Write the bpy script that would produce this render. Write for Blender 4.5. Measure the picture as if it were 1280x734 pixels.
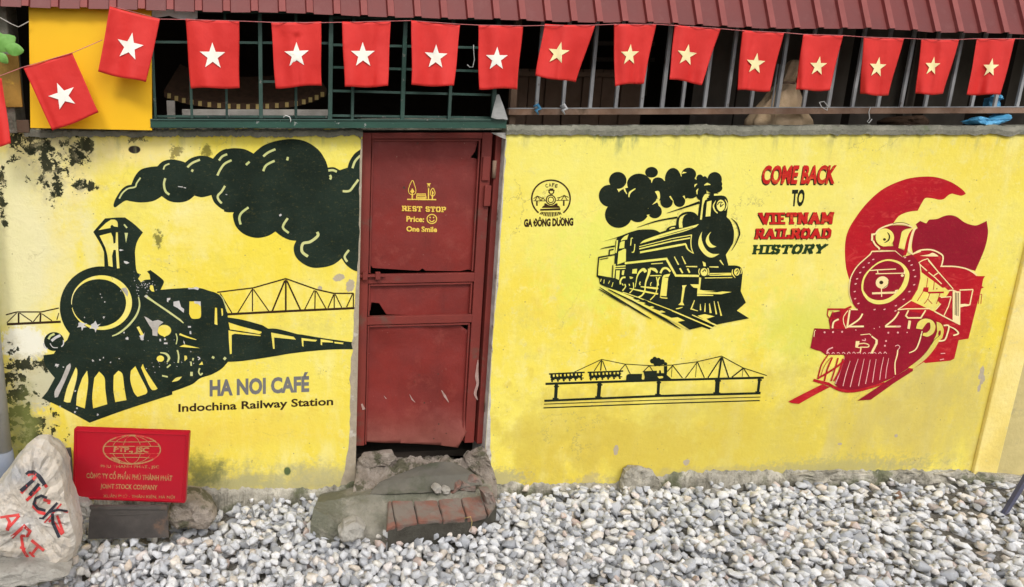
import bpy, bmesh, math, random
import numpy as np
from mathutils import Vector, Matrix, noise as mnoise
from mathutils.geometry import tessellate_polygon
from mathutils.bvhtree import BVHTree
random.seed(7); rng = np.random.default_rng(7)
scene = bpy.context.scene
for o in list(bpy.data.objects): bpy.data.objects.remove(o)
COL = scene.collection

# ---------------------------------------------------------------- camera, sky, sun, exposure
F, CX, CY = 886.0, 370.0, 367.0            # focal length and principal point in photo pixels (1280 wide, off-centre crop)
PITCH, YAW, DIST, EYE = math.radians(13.15), math.radians(5.4), 3.6, 2.03
cam = bpy.data.cameras.new('camera'); co = bpy.data.objects.new('camera', cam); COL.objects.link(co)
cam.sensor_width = 36; cam.lens = F/1280*36; cam.shift_x = (640-CX)/1280; cam.clip_start = .05; cam.clip_end = 200
co.location = (0, -DIST, EYE); co.rotation_euler = (math.pi/2-PITCH, 0, -YAW)
scene.camera = co
SUN_EL, SUN_AZ = math.radians(47), math.radians(-24)     # azimuth measured from straight behind the camera, to the left
w = bpy.data.worlds.new('World'); scene.world = w; w.use_nodes = True
nt = w.node_tree; bg = nt.nodes['Background']; sk = nt.nodes.new('ShaderNodeTexSky'); sk.sky_type = 'NISHITA'
sk.sun_disc = False; sk.sun_elevation = SUN_EL; sk.sun_rotation = math.pi + SUN_AZ; sk.dust_density = 4; sk.air_density = 1.0
hs = nt.nodes.new('ShaderNodeHueSaturation'); hs.inputs['Saturation'].default_value = .35     # thin overcast
nt.links.new(sk.outputs[0], hs.inputs['Color']); nt.links.new(hs.outputs[0], bg.inputs['Color']); bg.inputs['Strength'].default_value = .13
sl = bpy.data.lights.new('sun', 'SUN'); sl.energy = 1.5; sl.angle = math.radians(14); sl.color = (1, .96, .9)
so = bpy.data.objects.new('sun', sl); COL.objects.link(so)
sd = Vector((math.sin(SUN_AZ)*math.cos(SUN_EL), -math.cos(SUN_AZ)*math.cos(SUN_EL), math.sin(SUN_EL)))   # towards the sun
so.rotation_euler = sd.to_track_quat('Z', 'Y').to_euler(); so.location = (0, -4, 6)
scene.view_settings.view_transform = 'Standard'; scene.view_settings.look = 'None'
scene.view_settings.exposure = .24; scene.view_settings.gamma = 1

# ---------------------------------------------------------------- pixel rays: where a thing measured in the photo stands in the place
_r = Vector((math.cos(YAW), -math.sin(YAW), 0)); _h = Vector((math.sin(YAW), math.cos(YAW), 0))
_f = _h*math.cos(PITCH)+Vector((0, 0, -math.sin(PITCH))); _u = _r.cross(_f); CAM = Vector((0, -DIST, EYE))
def ray(px, py): return _r*(px-CX)+_f*F-_u*(py-CY)
def on_y(px, py, y=0.0):
    d = ray(px, py); return CAM+d*((y+DIST)/d.y)
def on_z(px, py, z=0.0):
    d = ray(px, py); return CAM+d*((z-EYE)/d.z)
EYE_ = EYE

# ---------------------------------------------------------------- object helpers
def props(o, label=None, cat=None, group=None, kind=None):
    if label: o['label'] = label
    if cat: o['category'] = cat
    if group: o['group'] = group
    if kind: o['kind'] = kind
    return o
def thing(name, label, cat, loc=(0, 0, 0), group=None, kind=None):
    o = bpy.data.objects.new(name, None); COL.objects.link(o); o.location = loc; o.empty_display_size = .1
    return props(o, label, cat, group, kind)
def adopt(o, parent):
    if parent is not None:
        o.parent = parent
        p = Vector(parent.location); q = parent.parent
        while q is not None: p += Vector(q.location) if q.type == 'EMPTY' else Vector(); q = q.parent
        o.matrix_parent_inverse = Matrix.Translation(-p) if parent.type == 'EMPTY' else Matrix()
    return o
def mesh(name, vs, fs, mat, parent=None, smooth=False, **k):
    me = bpy.data.meshes.new(name); me.from_pydata([tuple(v) for v in vs], [], fs)
    for m in (mat if isinstance(mat, (list, tuple)) else [mat]): me.materials.append(m)
    if smooth: me.polygons.foreach_set('use_smooth', [True]*len(me.polygons))
    me.update(); o = bpy.data.objects.new(name, me); COL.objects.link(o); adopt(o, parent)
    return props(o, **k)
def from_bm(name, bm, mat, parent=None, smooth=False, **k):
    bmesh.ops.recalc_face_normals(bm, faces=bm.faces)
    me = bpy.data.meshes.new(name); bm.to_mesh(me); bm.free(); me.materials.append(mat)
    if smooth: me.polygons.foreach_set('use_smooth', [True]*len(me.polygons))
    o = bpy.data.objects.new(name, me); COL.objects.link(o); adopt(o, parent); return props(o, **k)
def box_bm(bm, x0, x1, y0, y1, z0, z1, bev=0.0):
    vs = [bm.verts.new((x, y, z)) for x in (x0, x1) for y in (y0, y1) for z in (z0, z1)]
    fs = [bm.faces.new([vs[i] for i in f]) for f in ((0, 1, 3, 2), (4, 6, 7, 5), (0, 4, 5, 1), (2, 3, 7, 6), (0, 2, 6, 4), (1, 5, 7, 3))]
    if bev:
        es = list({e for f in fs for e in f.edges}); bmesh.ops.bevel(bm, geom=es, offset=bev, segments=2, affect='EDGES', profile=.6)
def box(name, x0, x1, y0, y1, z0, z1, mat, parent=None, bev=.002, **k):
    bm = bmesh.new(); box_bm(bm, min(x0, x1), max(x0, x1), min(y0, y1), max(y0, y1), min(z0, z1), max(z0, z1), bev)
    return from_bm(name, bm, mat, parent, **k)
def prism_bm(bm, pts, y0, y1, bev=0):
    """pts: (x,z) outline extruded from y0 (front) to y1"""
    n = len(pts); a = [bm.verts.new((p[0], y0, p[1])) for p in pts]; b = [bm.verts.new((p[0], y1, p[1])) for p in pts]
    tri = tessellate_polygon([[Vector((p[0], p[1], 0)) for p in pts]])
    for t in tri:
        bm.faces.new([a[i] for i in t]); bm.faces.new([b[i] for i in reversed(t)])
    for i in range(n): bm.faces.new((a[i], a[(i+1) % n], b[(i+1) % n], b[i]))
def px_prism(name, pxpts, y0, y1, mat, parent=None, **k):
    """outline given as photo pixels on plane y0, real thickness to y1"""
    bm = bmesh.new(); P = [on_y(x, y, y0) for x, y in pxpts]; prism_bm(bm, [(p.x, p.z) for p in P], y0, y1)
    return from_bm(name, bm, mat, parent, **k)
def tube_bm(bm, pts, r, n=8, rr=None):
    pts = [Vector(p) for p in pts]; rings = []
    for i, p in enumerate(pts):
        t = (pts[min(i+1, len(pts)-1)]-pts[max(i-1, 0)]).normalized()
        a = t.cross(Vector((0, 1, 0.01))); a = a.normalized() if a.length > 1e-4 else Vector((1, 0, 0)); b = t.cross(a)
        ri = rr[i] if rr else r
        rings.append([bm.verts.new(p+a*ri*math.cos(2*math.pi*j/n)+b*ri*math.sin(2*math.pi*j/n)) for j in range(n)])
    for i in range(len(rings)-1):
        for j in range(n): bm.faces.new((rings[i][j], rings[i][(j+1) % n], rings[i+1][(j+1) % n], rings[i+1][j]))
    bm.faces.new(rings[0]); bm.faces.new(rings[-1])
def tube(name, pts, r, mat, parent=None, n=8, rr=None, smooth=True, **k):
    bm = bmesh.new(); tube_bm(bm, pts, r, n, rr); return from_bm(name, bm, mat, parent, smooth, **k)

# ---------------------------------------------------------------- materials
class N:
    def __init__(s, tree): s.t = tree; s.n = tree.nodes; s.l = tree.links
    def _in(s, sock, v):
        if v is None: return
        if isinstance(v, bpy.types.NodeSocket): s.l.new(v, sock)
        else:
            if sock.type == 'RGBA' and len(v) == 3: v = (*v, 1)
            sock.default_value = v
    def pos(s): return s.n.new('ShaderNodeNewGeometry').outputs['Position']
    def island(s): return s.n.new('ShaderNodeNewGeometry').outputs['Random Per Island']
    def noise(s, scale=5, detail=4, rough=.55, vec=None, dist=0, col=False):
        n = s.n.new('ShaderNodeTexNoise'); s._in(n.inputs['Scale'], scale); n.inputs['Detail'].default_value = detail
        n.inputs['Roughness'].default_value = rough; n.inputs['Distortion'].default_value = dist
        s._in(n.inputs['Vector'], vec if vec is not None else s.pos()); return n.outputs['Color' if col else 'Fac']
    def voro(s, scale, vec=None, feat='F1', out='Distance'):
        n = s.n.new('ShaderNodeTexVoronoi'); n.feature = feat; n.inputs['Scale'].default_value = scale
        s._in(n.inputs['Vector'], vec if vec is not None else s.pos()); return n.outputs[out]
    def m(s, op, a, b=None, c=None, clamp=False):
        n = s.n.new('ShaderNodeMath'); n.operation = op; n.use_clamp = clamp
        s._in(n.inputs[0], a); s._in(n.inputs[1], b)
        if c is not None: s._in(n.inputs[2], c)
        return n.outputs[0]
    def vm(s, op, a, b=None, out=0):
        n = s.n.new('ShaderNodeVectorMath'); n.operation = op; s._in(n.inputs[0], a)
        if b is not None: s._in(n.inputs[1], b)
        return n.outputs[out]
    def mr(s, v, a, b, c=0.0, d=1.0, smooth=True):
        n = s.n.new('ShaderNodeMapRange'); n.interpolation_type = 'SMOOTHSTEP' if smooth else 'LINEAR'
        for k, x in zip(('Value', 'From Min', 'From Max', 'To Min', 'To Max'), (v, a, b, c, d)): s._in(n.inputs[k], x)
        return n.outputs[0]
    def mix(s, f, a, b, mode='MIX'):
        n = s.n.new('ShaderNodeMix'); n.data_type = 'RGBA'; n.blend_type = mode
        s._in(n.inputs[0], f); s._in(n.inputs[6], a); s._in(n.inputs[7], b); return n.outputs[2]
    def ramp(s, f, stops, interp='LINEAR'):
        n = s.n.new('ShaderNodeValToRGB'); n.color_ramp.interpolation = interp; e = n.color_ramp.elements
        while len(e) < len(stops): e.new(.5)
        for i, (p, c) in enumerate(stops): e[i].position = p; e[i].color = (*c, 1)
        s._in(n.inputs[0], f); return n.outputs[0]
    def bump(s, h, strength=.3, dist=.01, normal=None):
        n = s.n.new('ShaderNodeBump'); n.inputs['Strength'].default_value = strength; n.inputs['Distance'].default_value = dist
        s._in(n.inputs['Height'], h)
        if normal is not None: s._in(n.inputs['Normal'], normal)
        return n.outputs[0]
def new_mat(name):
    m = bpy.data.materials.new(name); m.use_nodes = True; t = m.node_tree; N_ = N(t); return m, N_, t.nodes['Principled BSDF']
def finish(n, bs, col, rough=.8, bump=None, metal=0, spec=.3):
    n._in(bs.inputs['Base Color'], col); n._in(bs.inputs['Roughness'], rough); bs.inputs['Metallic'].default_value = metal
    bs.inputs['Specular IOR Level'].default_value = spec
    if bump is not None: n.l.new(bump, bs.inputs['Normal'])
def simple(name, a, b, scale=8, rough=.8, bump=.3, bd=.004, metal=0, spec=.3, dirt=None, dscale=3, dth=(.55, .7), detail=6):
    """two-tone noise colour, optional dirt/rust patches, fine relief"""
    m, n, bs = new_mat(name); f = n.noise(scale, detail, .6)
    c = n.mix(n.mr(f, .3, .7), a, b)
    if dirt: c = n.mix(n.mr(n.noise(dscale, 8, .65), *dth), c, dirt)
    finish(n, bs, c, rough, n.bump(n.noise(scale*9, 5, .65), bump, bd), metal, spec); return m

PX = .0041
def blob(n, pos, px, py, rx, ry, nz, k=.6, lo=.0, hi=.25):
    """a soft-edged stain round a spot on the wall, its edge broken up by noise nz"""
    c = on_y(px, py, 0); d = n.vm('SUBTRACT', pos, (c.x, 0, c.z)); d = n.vm('MULTIPLY', d, (1/(rx*PX), 0, 1/(ry*PX)))
    l = n.vm('LENGTH', d, out='Value'); v = n.m('ADD', n.m('SUBTRACT', 1.0, l), n.m('MULTIPLY', n.m('SUBTRACT', nz, .5), k*2))
    return n.mr(v, lo, hi)
def plaster_group():
    g = bpy.data.node_groups.new('yellow_plaster', 'ShaderNodeTree')
    g.interface.new_socket('Color', in_out='OUTPUT', socket_type='NodeSocketColor'); g.interface.new_socket('Height', in_out='OUTPUT', socket_type='NodeSocketFloat')
    g.interface.new_socket('Chips', in_out='OUTPUT', socket_type='NodeSocketFloat')
    n = N(g); out = g.nodes.new('NodeGroupOutput'); P = n.pos()
    big = n.noise(1.3, 5, .6, P); mid = n.noise(5, 8, .62, P); fine = n.noise(38, 8, .7, P); sp = n.noise(150, 4, .7, P)
    strk = n.noise(4, 6, .6, n.vm('MULTIPLY', P, (1.6, 1, .55)))
    c = n.mix(n.mr(big, .32, .68), (.80, .63, .065), (.83, .73, .15))
    c = n.mix(n.m('MULTIPLY', n.mr(strk, .48, .72), .6), c, (.84, .77, .32))
    c = n.mix(n.m('MULTIPLY', n.mr(mid, .55, .75), .6), c, (.70, .47, .055))
    c = n.mix(n.m('MULTIPLY', n.mr(n.noise(14, 9, .75, P), .51, .66), .5), c, (.84, .78, .34))
    c = n.mix(n.m('MULTIPLY', n.mr(n.noise(2.6, 9, .72, P), .52, .68), .5), c, (.60, .50, .14))
    c = n.mix(n.m('MULTIPLY', n.mr(n.noise(7, 10, .8, P), .56, .66), .35), c, (.50, .42, .16))
    def st(f, col, amt=1.0):
        nonlocal c
        c = n.mix(n.m('MULTIPLY', f, amt), c, col)
    halo0 = n.noise(9, 9, .72, P)
    # right wall: lemon tone above, patchy darker ochre and olive lower down
    st(blob(n, P, 820, 250, 330, 190, mid, .5, 0, .8), (.84, .78, .20), .7)
    st(blob(n, P, 760, 330, 120, 100, halo0, 1.4, 0, .8), (.72, .74, .12), .6)
    st(blob(n, P, 1010, 400, 110, 70, halo0, 1.6, 0, .8), (.66, .66, .11), .6)
    st(blob(n, P, 800, 560, 200, 60, halo0, 1.6, 0, .8), (.70, .50, .05), .6)
    st(blob(n, P, 1180, 440, 90, 130, halo0, 1.6, 0, .8), (.56, .48, .13), .55)
    st(blob(n, P, 930, 590, 300, 14, halo0, 1.6, 0, .5), (.42, .37, .24), .7)
    st(blob(n, P, 1120, 300, 260, 170, mid, .5, 0, .8), (.83, .74, .22), .55)
    st(blob(n, P, 900, 560, 420, 150, mid, .9, 0, .7), (.56, .45, .085), .62)
    st(blob(n, P, 1150, 520, 200, 130, strk, .9, 0, .7), (.55, .45, .15), .6)
    st(blob(n, P, 700, 540, 130, 90, mid, 1.3, 0, .6), (.60, .46, .07), .5)
    st(blob(n, P, 1050, 585, 200, 24, fine, 1.6, 0, .7), (.40, .37, .16), .6)
    st(blob(n, P, 1010, 420, 90, 60, mid, .7, 0, .8), (.62, .62, .10), .5)
    # left wall: bleached and bare plaster at its left end
    st(blob(n, P, 18, 300, 62, 190, mid, .6, 0, .6), (.74, .70, .40), .9)
    st(blob(n, P, 80, 195, 70, 60, mid, .7, 0, .6), (.78, .70, .30), .8)
    st(blob(n, P, 98, 225, 22, 30, mid, .5, 0, .4), (.82, .70, .26), .8)
    st(blob(n, P, 112, 300, 12, 60, fine, .7, 0, .6), (.78, .72, .36), .6)
    st(blob(n, P, 30, 430, 32, 26, fine, .8, 0, .25), (.80, .78, .66), .95)
    st(blob(n, P, 45, 480, 34, 40, fine, .9, 0, .3), (.52, .50, .36), .9)
    st(blob(n, P, 60, 300, 70, 150, halo0, 1.3, 0, .8), (.78, .72, .42), .6)
    st(blob(n, P, 180, 190, 90, 30, halo0, 1.3, 0, .8), (.84, .72, .34), .6)
    st(blob(n, P, 250, 280, 60, 60, halo0, 1.5, 0, .8), (.86, .80, .42), .5)
    st(blob(n, P, 330, 300, 150, 110, mid, .8, 0, .9), (.84, .68, .06), .6)
    st(blob(n, P, 330, 540, 150, 45, mid, .9, 0, .9), (.78, .58, .07), .6)
    # bottom of the left wall: grey-green damp
    st(blob(n, P, 300, 605, 220, 38, halo0, 1.5, 0, .9), (.36, .34, .19), .85)
    st(blob(n, P, 400, 605, 80, 40, fine, .9, 0, .7), (.48, .43, .22), .7)
    st(blob(n, P, 250, 590, 50, 36, halo0, 1.5, 0, .9), (.15, .165, .05), .75)
    st(blob(n, P, 359, 589, 6, 8, mid, .5, 0, .4), (.03, .08, .04), .9)
    st(blob(n, P, 620, 600, 60, 22, fine, 1.2, 0, .6), (.40, .36, .20), .8)
    st(blob(n, P, 900, 612, 420, 22, fine, 1.4, 0, .6), (.34, .31, .16), .8)
    drip0 = n.noise(22, 6, .7, n.vm('MULTIPLY', P, (1, 1, .25)))
    # grey-green runs below the coping
    for px, rx, ry in ((760, 14, 24), (778, 10, 34), (795, 7, 26), (745, 7, 14), (905, 26, 9), (700, 16, 8), (330, 26, 10), (560, 8, 8)):
        st(blob(n, P, px, 163, rx, ry, drip0, 1.4, 0, .8), (.27, .31, .13), .8)
    st(blob(n, P, 170, 168, 16, 10, fine, 1.6, 0, .3), (.07, .06, .03), .85)
    st(blob(n, P, 168, 187, 7, 4.5, mid, .5, 0, .25), (.03, .025, .02), 1)
    st(blob(n, P, 220, 190, 9, 9, fine, 2.2, .1, .5), (.10, .08, .02), .7)
    st(blob(n, P, 258, 189, 7, 10, fine, 1.6, 0, .5), (.10, .09, .02), .8)
    st(blob(n, P, 198, 298, 6, 12, fine, 1.9, 0, .5), (.10, .10, .03), .8)
    # black mould, speckled
    mould = n.m('ADD', n.m('MULTIPLY', n.noise(26, 10, .78, P, .6), .5), n.m('MULTIPLY', n.noise(90, 6, .85, P), .5))
    mould = n.m('ADD', n.m('MULTIPLY', n.noise(20, 7, .62, P, .35), .8), n.m('MULTIPLY', n.noise(120, 4, .7, P), .2)); mould = n.mr(mould, .36, .64, 0, 1, False)
    halo = n.noise(16, 6, .7, P)
    for a in ((45, 178, 34, 22), (60, 212, 15, 34), (68, 226, 14, 12), (90, 195, 11, 26), (105, 182, 12, 16), (100, 234, 9, 8), (112, 234, 14, 5),
              (40, 540, 30, 34), (22, 500, 16, 60), (30, 455, 40, 10), (3, 222, 4, 9), (4, 255, 4, 26), (55, 570, 24, 20)):
        if a[1] < 300 or a[1] > 430: st(n.m('MULTIPLY', blob(n, P, a[0], a[1], a[2]*1.5, a[3]*1.4, halo, 1.6, -.1, .9), .8), (.52, .46, .26), .8)
        st(blob(n, P, a[0], a[1], a[2]*1.15, a[3]*1.15, mould, 1.05, .34, .46), (.022, .026, .014), .97)
    st(blob(n, P, 25, 530, 30, 70, mid, 1.2, 0, .8), (.20, .22, .06), .7)
    # bare chips showing grey plaster
    for a in ((1227, 466, 4, 12), (1224, 485, 3, 6), (770, 563, 4, 8), (424, 347, 8, 5), (438, 357, 6, 8), (400, 360, 3, 3), (858, 578, 5, 5), (1228, 475, 4, 7), (1120, 545, 3, 3), (1050, 555, 4, 2)):
        st(blob(n, P, *a, fine, .9, 0, .12), (.42, .36, .29), .9)
    # hairline cracks and pits
    wv = n.vm('ADD', P, n.vm('MULTIPLY', n.noise(6, 6, .7, P, col=True), (.22, .22, .22)))
    crk = n.mr(n.voro(1.9, wv, 'DISTANCE_TO_EDGE'), .0, .006, 1, 0); crk = n.m('MULTIPLY', crk, n.mr(n.noise(1.7, 3, .5, P), .52, .62))
    st(crk, (.34, .28, .12), .65)
    pit = n.m('MULTIPLY', n.mr(n.voro(34, P), .10, .16, 1, 0), n.mr(n.noise(11, 3, .6, P), .56, .62))
    st(pit, (.30, .24, .12), .7)
    drip = n.noise(16, 5, .65, n.vm('MULTIPLY', P, (1, 1, .10))); topm = n.mr(n.m('ADD', n.vm('DOT_PRODUCT', P, (0, 0, 1), out='Value'), n.m('MULTIPLY', n.m('SUBTRACT', mid, .5), .35)), 1.86, 2.06)
    st(n.m('MULTIPLY', n.mr(drip, .50, .66), topm), (.36, .35, .16), .6)
    st(n.mr(sp, .68, .74), (.35, .28, .08), .5)
    st(n.mr(n.m('MULTIPLY', fine, mid), .40, .47), (.45, .36, .08), .4)
    h = n.m('ADD', n.m('MULTIPLY', mid, .8), n.m('ADD', n.m('MULTIPLY', fine, .35), n.m('MULTIPLY', sp, .08)))
    # chips in paint laid over it
    ch = n.mr(n.noise(85, 6, .75, P), .70, .72)
    ch = n.m('MULTIPLY', ch, n.mr(n.noise(6, 3, .5, P), .45, .62))
    n.l.new(c, out.inputs['Color']); n.l.new(h, out.inputs['Height']); n.l.new(ch, out.inputs['Chips']); return g
PG = plaster_group()
def plaster_mat():
    m, n, bs = new_mat('yellow_plaster'); g = n.n.new('ShaderNodeGroup'); g.node_tree = PG
    finish(n, bs, g.outputs['Color'], .88, n.bump(g.outputs['Height'], .7, .014), spec=.1); return m
def paint_mat(name, a, b, wear=.35, chips=(.55, .53, .5), streak=None):
    m, n, bs = new_mat(name); g = n.n.new('ShaderNodeGroup'); g.node_tree = PG; P = n.pos()
    c = n.mix(n.mr(n.noise(4, 6, .6, P), .35, .65), a, b)
    if streak: c = n.mix(n.m('MULTIPLY', n.mr(n.noise(9, 6, .7, n.vm('MULTIPLY', P, (1, 1, 2.2)), 1.2), .5, .68), .7), c, streak)
    c = n.mix(n.m('MULTIPLY', n.mr(n.noise(55, 7, .8, P), .58, .76), wear*.16), c, chips)
    c = n.mix(n.m('MULTIPLY', g.outputs['Chips'], wear*.6), c, chips)
    thin = n.mr(n.m('ADD', n.m('MULTIPLY', n.noise(26, 8, .8, n.vm('MULTIPLY', P, (1, 1, 2.5)), 1), .7), n.m('MULTIPLY', n.noise(90, 3, .7, P), .3)), .52, .72)
    c = n.mix(n.m('MULTIPLY', thin, .05+.06*wear), c, g.outputs['Color'])
    finish(n, bs, c, .7, n.bump(g.outputs['Height'], .6, .014), spec=.08); return m
M = {}
M['plaster'] = plaster_mat()
M['black'] = paint_mat('black_mural_paint', (.011, .019, .013), (.018, .030, .021), .9)
M['black2'] = paint_mat('clean_black_mural_paint', (.010, .015, .009), (.016, .023, .015), .05)
M['brown'] = paint_mat('brown_black_mural_paint', (.045, .022, .008), (.035, .02, .012), .3)
M['grey'] = paint_mat('grey_mural_paint', (.14, .14, .145), (.18, .175, .17), .3)
M['palehl'] = paint_mat('pale_green_yellow_paint', (.52, .56, .22), (.60, .60, .26), .2)
M['red'] = paint_mat('bright_red_mural_paint', (.46, .012, .020), (.38, .010, .020), .1, (.65, .22, .20), (.60, .055, .05))
M['letterred'] = paint_mat('scarlet_lettering_paint', (.55, .020, .018), (.46, .014, .014), .1, (.8, .4, .2), (.72, .14, .04))
M['dred'] = paint_mat('deep_red_mural_paint', (.30, .010, .026), (.25, .009, .022), .15, (.6, .2, .2))
M['pink'] = paint_mat('pink_mural_paint', (.75, .35, .33), (.80, .42, .38), .1)
M['cream'] = paint_mat('cream_mural_line', (.86, .66, .30), (.87, .72, .38), .1)
M['dgreen'] = paint_mat('dark_green_mural_paint', (.012, .035, .010), (.02, .045, .015), .1)
M['bare'] = simple('bare_plaster', (.52, .49, .45), (.40, .37, .33), 20, .95, .5, .006, dirt=(.25, .22, .17))
M['chip'] = simple('pale_chip', (.62, .60, .58), (.5, .48, .46), 30, .95, .3)
M['bareedge'] = simple('bare_edge_plaster', (.44, .37, .27), (.34, .29, .22), 22, .95, .6, .008, dirt=(.60, .56, .50), dscale=9)
M['whitewash'] = simple('flaking_whitewash', (.62, .60, .56), (.40, .37, .34), 16, .9, .6, .008, dirt=(.16, .09, .07), dscale=10)
M['cement'] = simple('weathered_cement', (.34, .32, .27), (.20, .19, .15), 7, .95, .9, .015, dirt=(.15, .15, .11), dscale=3, dth=(.5, .62), detail=10)
M['cementlight'] = simple('broken_concrete', (.50, .43, .37), (.30, .25, .20), 12, .95, 1, .03, dirt=(.15, .14, .09), dscale=9, dth=(.5, .6), detail=10)
M['cementdark'] = simple('dark_smooth_cement', (.105, .10, .085), (.145, .135, .11), 5, .85, .5, .008, dirt=(.07, .075, .05), dscale=3)
M['coping'] = simple('mossy_coping', (.27, .26, .21), (.18, .18, .14), 9, .95, .8, .01, dirt=(.12, .15, .07), dscale=3)
M['brick'] = simple('red_brick', (.25, .115, .085), (.19, .115, .095), 14, .95, .8, .006, dirt=(.21, .18, .155), dscale=7, dth=(.38, .62))
M['mortar'] = simple('dark_mortar', (.085, .08, .065), (.05, .045, .035), 14, .95, .9, .01)
M['green'] = simple('green_enamel', (.007, .048, .030), (.010, .062, .040), 9, .5, .25, .003, spec=.5, dirt=(.22, .24, .22), dscale=30, dth=(.66, .69))
M['greenbar'] = simple('green_bar_enamel', (.018, .062, .045), (.035, .078, .062), 12, .55, .2, .002, spec=.5, dirt=(.2, .19, .17), dscale=25, dth=(.62, .68))
M['steel'] = simple('grey_painted_steel', (.27, .28, .29), (.35, .355, .36), 12, .5, .2, .002, spec=.5, dirt=(.15, .12, .09), dscale=18, dth=(.6, .7))
M['rustrail'] = simple('rusty_brown_rail', (.21, .12, .075), (.27, .18, .13), 12, .8, .5, .003, dirt=(.12, .08, .05), dscale=8)
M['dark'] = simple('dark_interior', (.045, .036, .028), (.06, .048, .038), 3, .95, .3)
M['plank'] = simple('dark_brown_board', (.13, .08, .052), (.17, .11, .075), 6, .85, .5, .004)
M['plank2'] = simple('grey_brown_panel', (.14, .12, .095), (.18, .155, .13), 3, .9, .3)
M['orange'] = simple('chrome_yellow_board', (.86, .50, .002), (.84, .47, .002), 1.5, .55, .05, .001, spec=.4)
M['leaf'] = simple('leaf_green', (.12, .30, .05), (.20, .42, .10), 20, .5, .3)
M['pipe'] = simple('pale_grey_pipe', (.50, .50, .47), (.42, .42, .40), 5, .6, .15, .002, dirt=(.33, .32, .29), dscale=6)
M['legsteel'] = simple('dark_blue_steel', (.07, .075, .12), (.10, .10, .15), 8, .6, .3)
M['bluegrey'] = simple('blue_grey_sleeve', (.17, .20, .26), (.22, .24, .28), 8, .7, .3)
M['string'] = simple('red_string', (.5, .12, .12), (.55, .2, .2), 20, .8, .1)
M['wire'] = simple('pale_wire', (.5, .5, .48), (.6, .6, .58), 20, .5, .1)
M['plasticgrey'] = simple('grey_plastic', (.22, .23, .22), (.34, .34, .33), 10, .5, .4)
M['plasticwhite'] = simple('white_plastic', (.66, .66, .66), (.58, .58, .58), 10, .5, .4)
M['blue'] = simple('blue_plastic', (.06, .30, .55), (.12, .42, .68), 12, .35, .6, .01, spec=.5)
M['cloth'] = simple('beige_cloth', (.62, .46, .30), (.50, .36, .22), 14, .9, .6, .008)
M['wicker'] = simple('dark_wicker', (.06, .035, .02), (.09, .05, .03), 40, .8, .6)
M['straw'] = simple('pale_straw', (.55, .42, .16), (.48, .35, .13), 40, .8, .5)
M['iron'] = simple('dark_rusty_iron', (.050, .045, .042), (.085, .075, .068), 7, .6, .4, .004, dirt=(.16, .10, .07), dscale=9)
def door_mat():
    m, n, bs = new_mat('oxide_red_door'); P = n.pos()
    c = n.mix(n.mr(n.noise(3, 6, .6, P), .3, .7), (.215, .024, .019), (.155, .020, .016))
    st = n.noise(10, 7, .7, n.vm('MULTIPLY', P, (1, 1, .12))); c = n.mix(n.m('MULTIPLY', n.mr(st, .5, .7), .45), c, (.12, .018, .015))
    c = n.mix(n.m('MULTIPLY', n.mr(n.noise(9, 9, .75, P), .52, .7), .5), c, (.27, .055, .042))
    z = n.vm('DOT_PRODUCT', P, (0, 0, 1), out='Value'); low = n.mr(n.m('ADD', z, n.m('MULTIPLY', n.noise(12, 6, .7, P), .25)), .66, .32, 0, 1)
    c = n.mix(n.m('MULTIPLY', low, .55), c, (.30, .13, .10))                       # splashed dust along the foot
    c = n.mix(n.mr(n.noise(75, 5, .7, P), .69, .72), c, (.36, .20, .15)); c = n.mix(n.m('MULTIPLY', n.mr(n.voro(13, P), .07, .10, 1, 0), n.mr(n.noise(3, 3, .5, P), .5, .6)), c, (.07, .03, .02))
    finish(n, bs, c, n.mr(n.noise(6, 5, .6, P), .3, .7, .38, .62), n.bump(n.m('ADD', n.m('MULTIPLY', n.noise(2.5, 3, .5, P), 1.0), n.m('MULTIPLY', n.noise(70, 5, .65, P), .05)), .5, .05), spec=.35); return m
M['doorred'] = door_mat()
M['doorframe'] = simple('oxide_red_frame', (.20, .032, .024), (.155, .027, .022), 4, .6, .4, .004, spec=.3, dirt=(.13, .06, .045), dscale=7)
M['scuff'] = simple('scuffed_metal', (.42, .30, .27), (.34, .2, .17), 30, .8, .4)
M['doorpaint'] = simple('yellow_stencil', (.84, .60, .10), (.74, .48, .07), 60, .7, .2)
M['signred'] = simple('crimson_sign', (.44, .004, .016), (.37, .005, .018), 2.5, .32, .12, .002, spec=.5, dirt=(.50, .06, .07), dscale=3.5, dth=(.58, .78))
M['gold'] = simple('gold_letters', (.44, .24, .10), (.38, .16, .07), 50, .5, .2, dirt=(.55, .04, .04), dscale=26, dth=(.50, .62))
M['rockblack'] = simple('black_brush_paint', (.02, .02, .03), (.04, .04, .05), 20, .7, .3)
M['rockred'] = simple('red_brush_paint', (.55, .03, .03), (.62, .08, .07), 20, .7, .3)
def footing_mat():
    m, n, bs = new_mat('crumbling_cement_footing'); P = n.pos(); f = n.noise(7, 10, .72, P); g = n.noise(2.2, 6, .7, P); h = n.noise(40, 8, .75, P)
    c = n.ramp(f, [(.34, (.13, .12, .09)), (.43, (.30, .28, .23)), (.53, (.45, .42, .35)), (.64, (.62, .58, .49))])
    c = n.mix(n.m('MULTIPLY', n.mr(g, .50, .60), .75), c, (.10, .115, .05)); c = n.mix(n.m('MULTIPLY', n.mr(g, .46, .38), .5), c, (.50, .47, .41))
    c = n.mix(n.m('MULTIPLY', n.mr(h, .52, .66), .6), c, (.09, .085, .065)); c = n.mix(n.m('MULTIPLY', n.mr(h, .42, .34), .5), c, (.55, .52, .46))
    finish(n, bs, c, .95, n.bump(n.m('ADD', n.m('MULTIPLY', f, .6), n.m('MULTIPLY', h, .4)), 1, .03), spec=.1); return m
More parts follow.
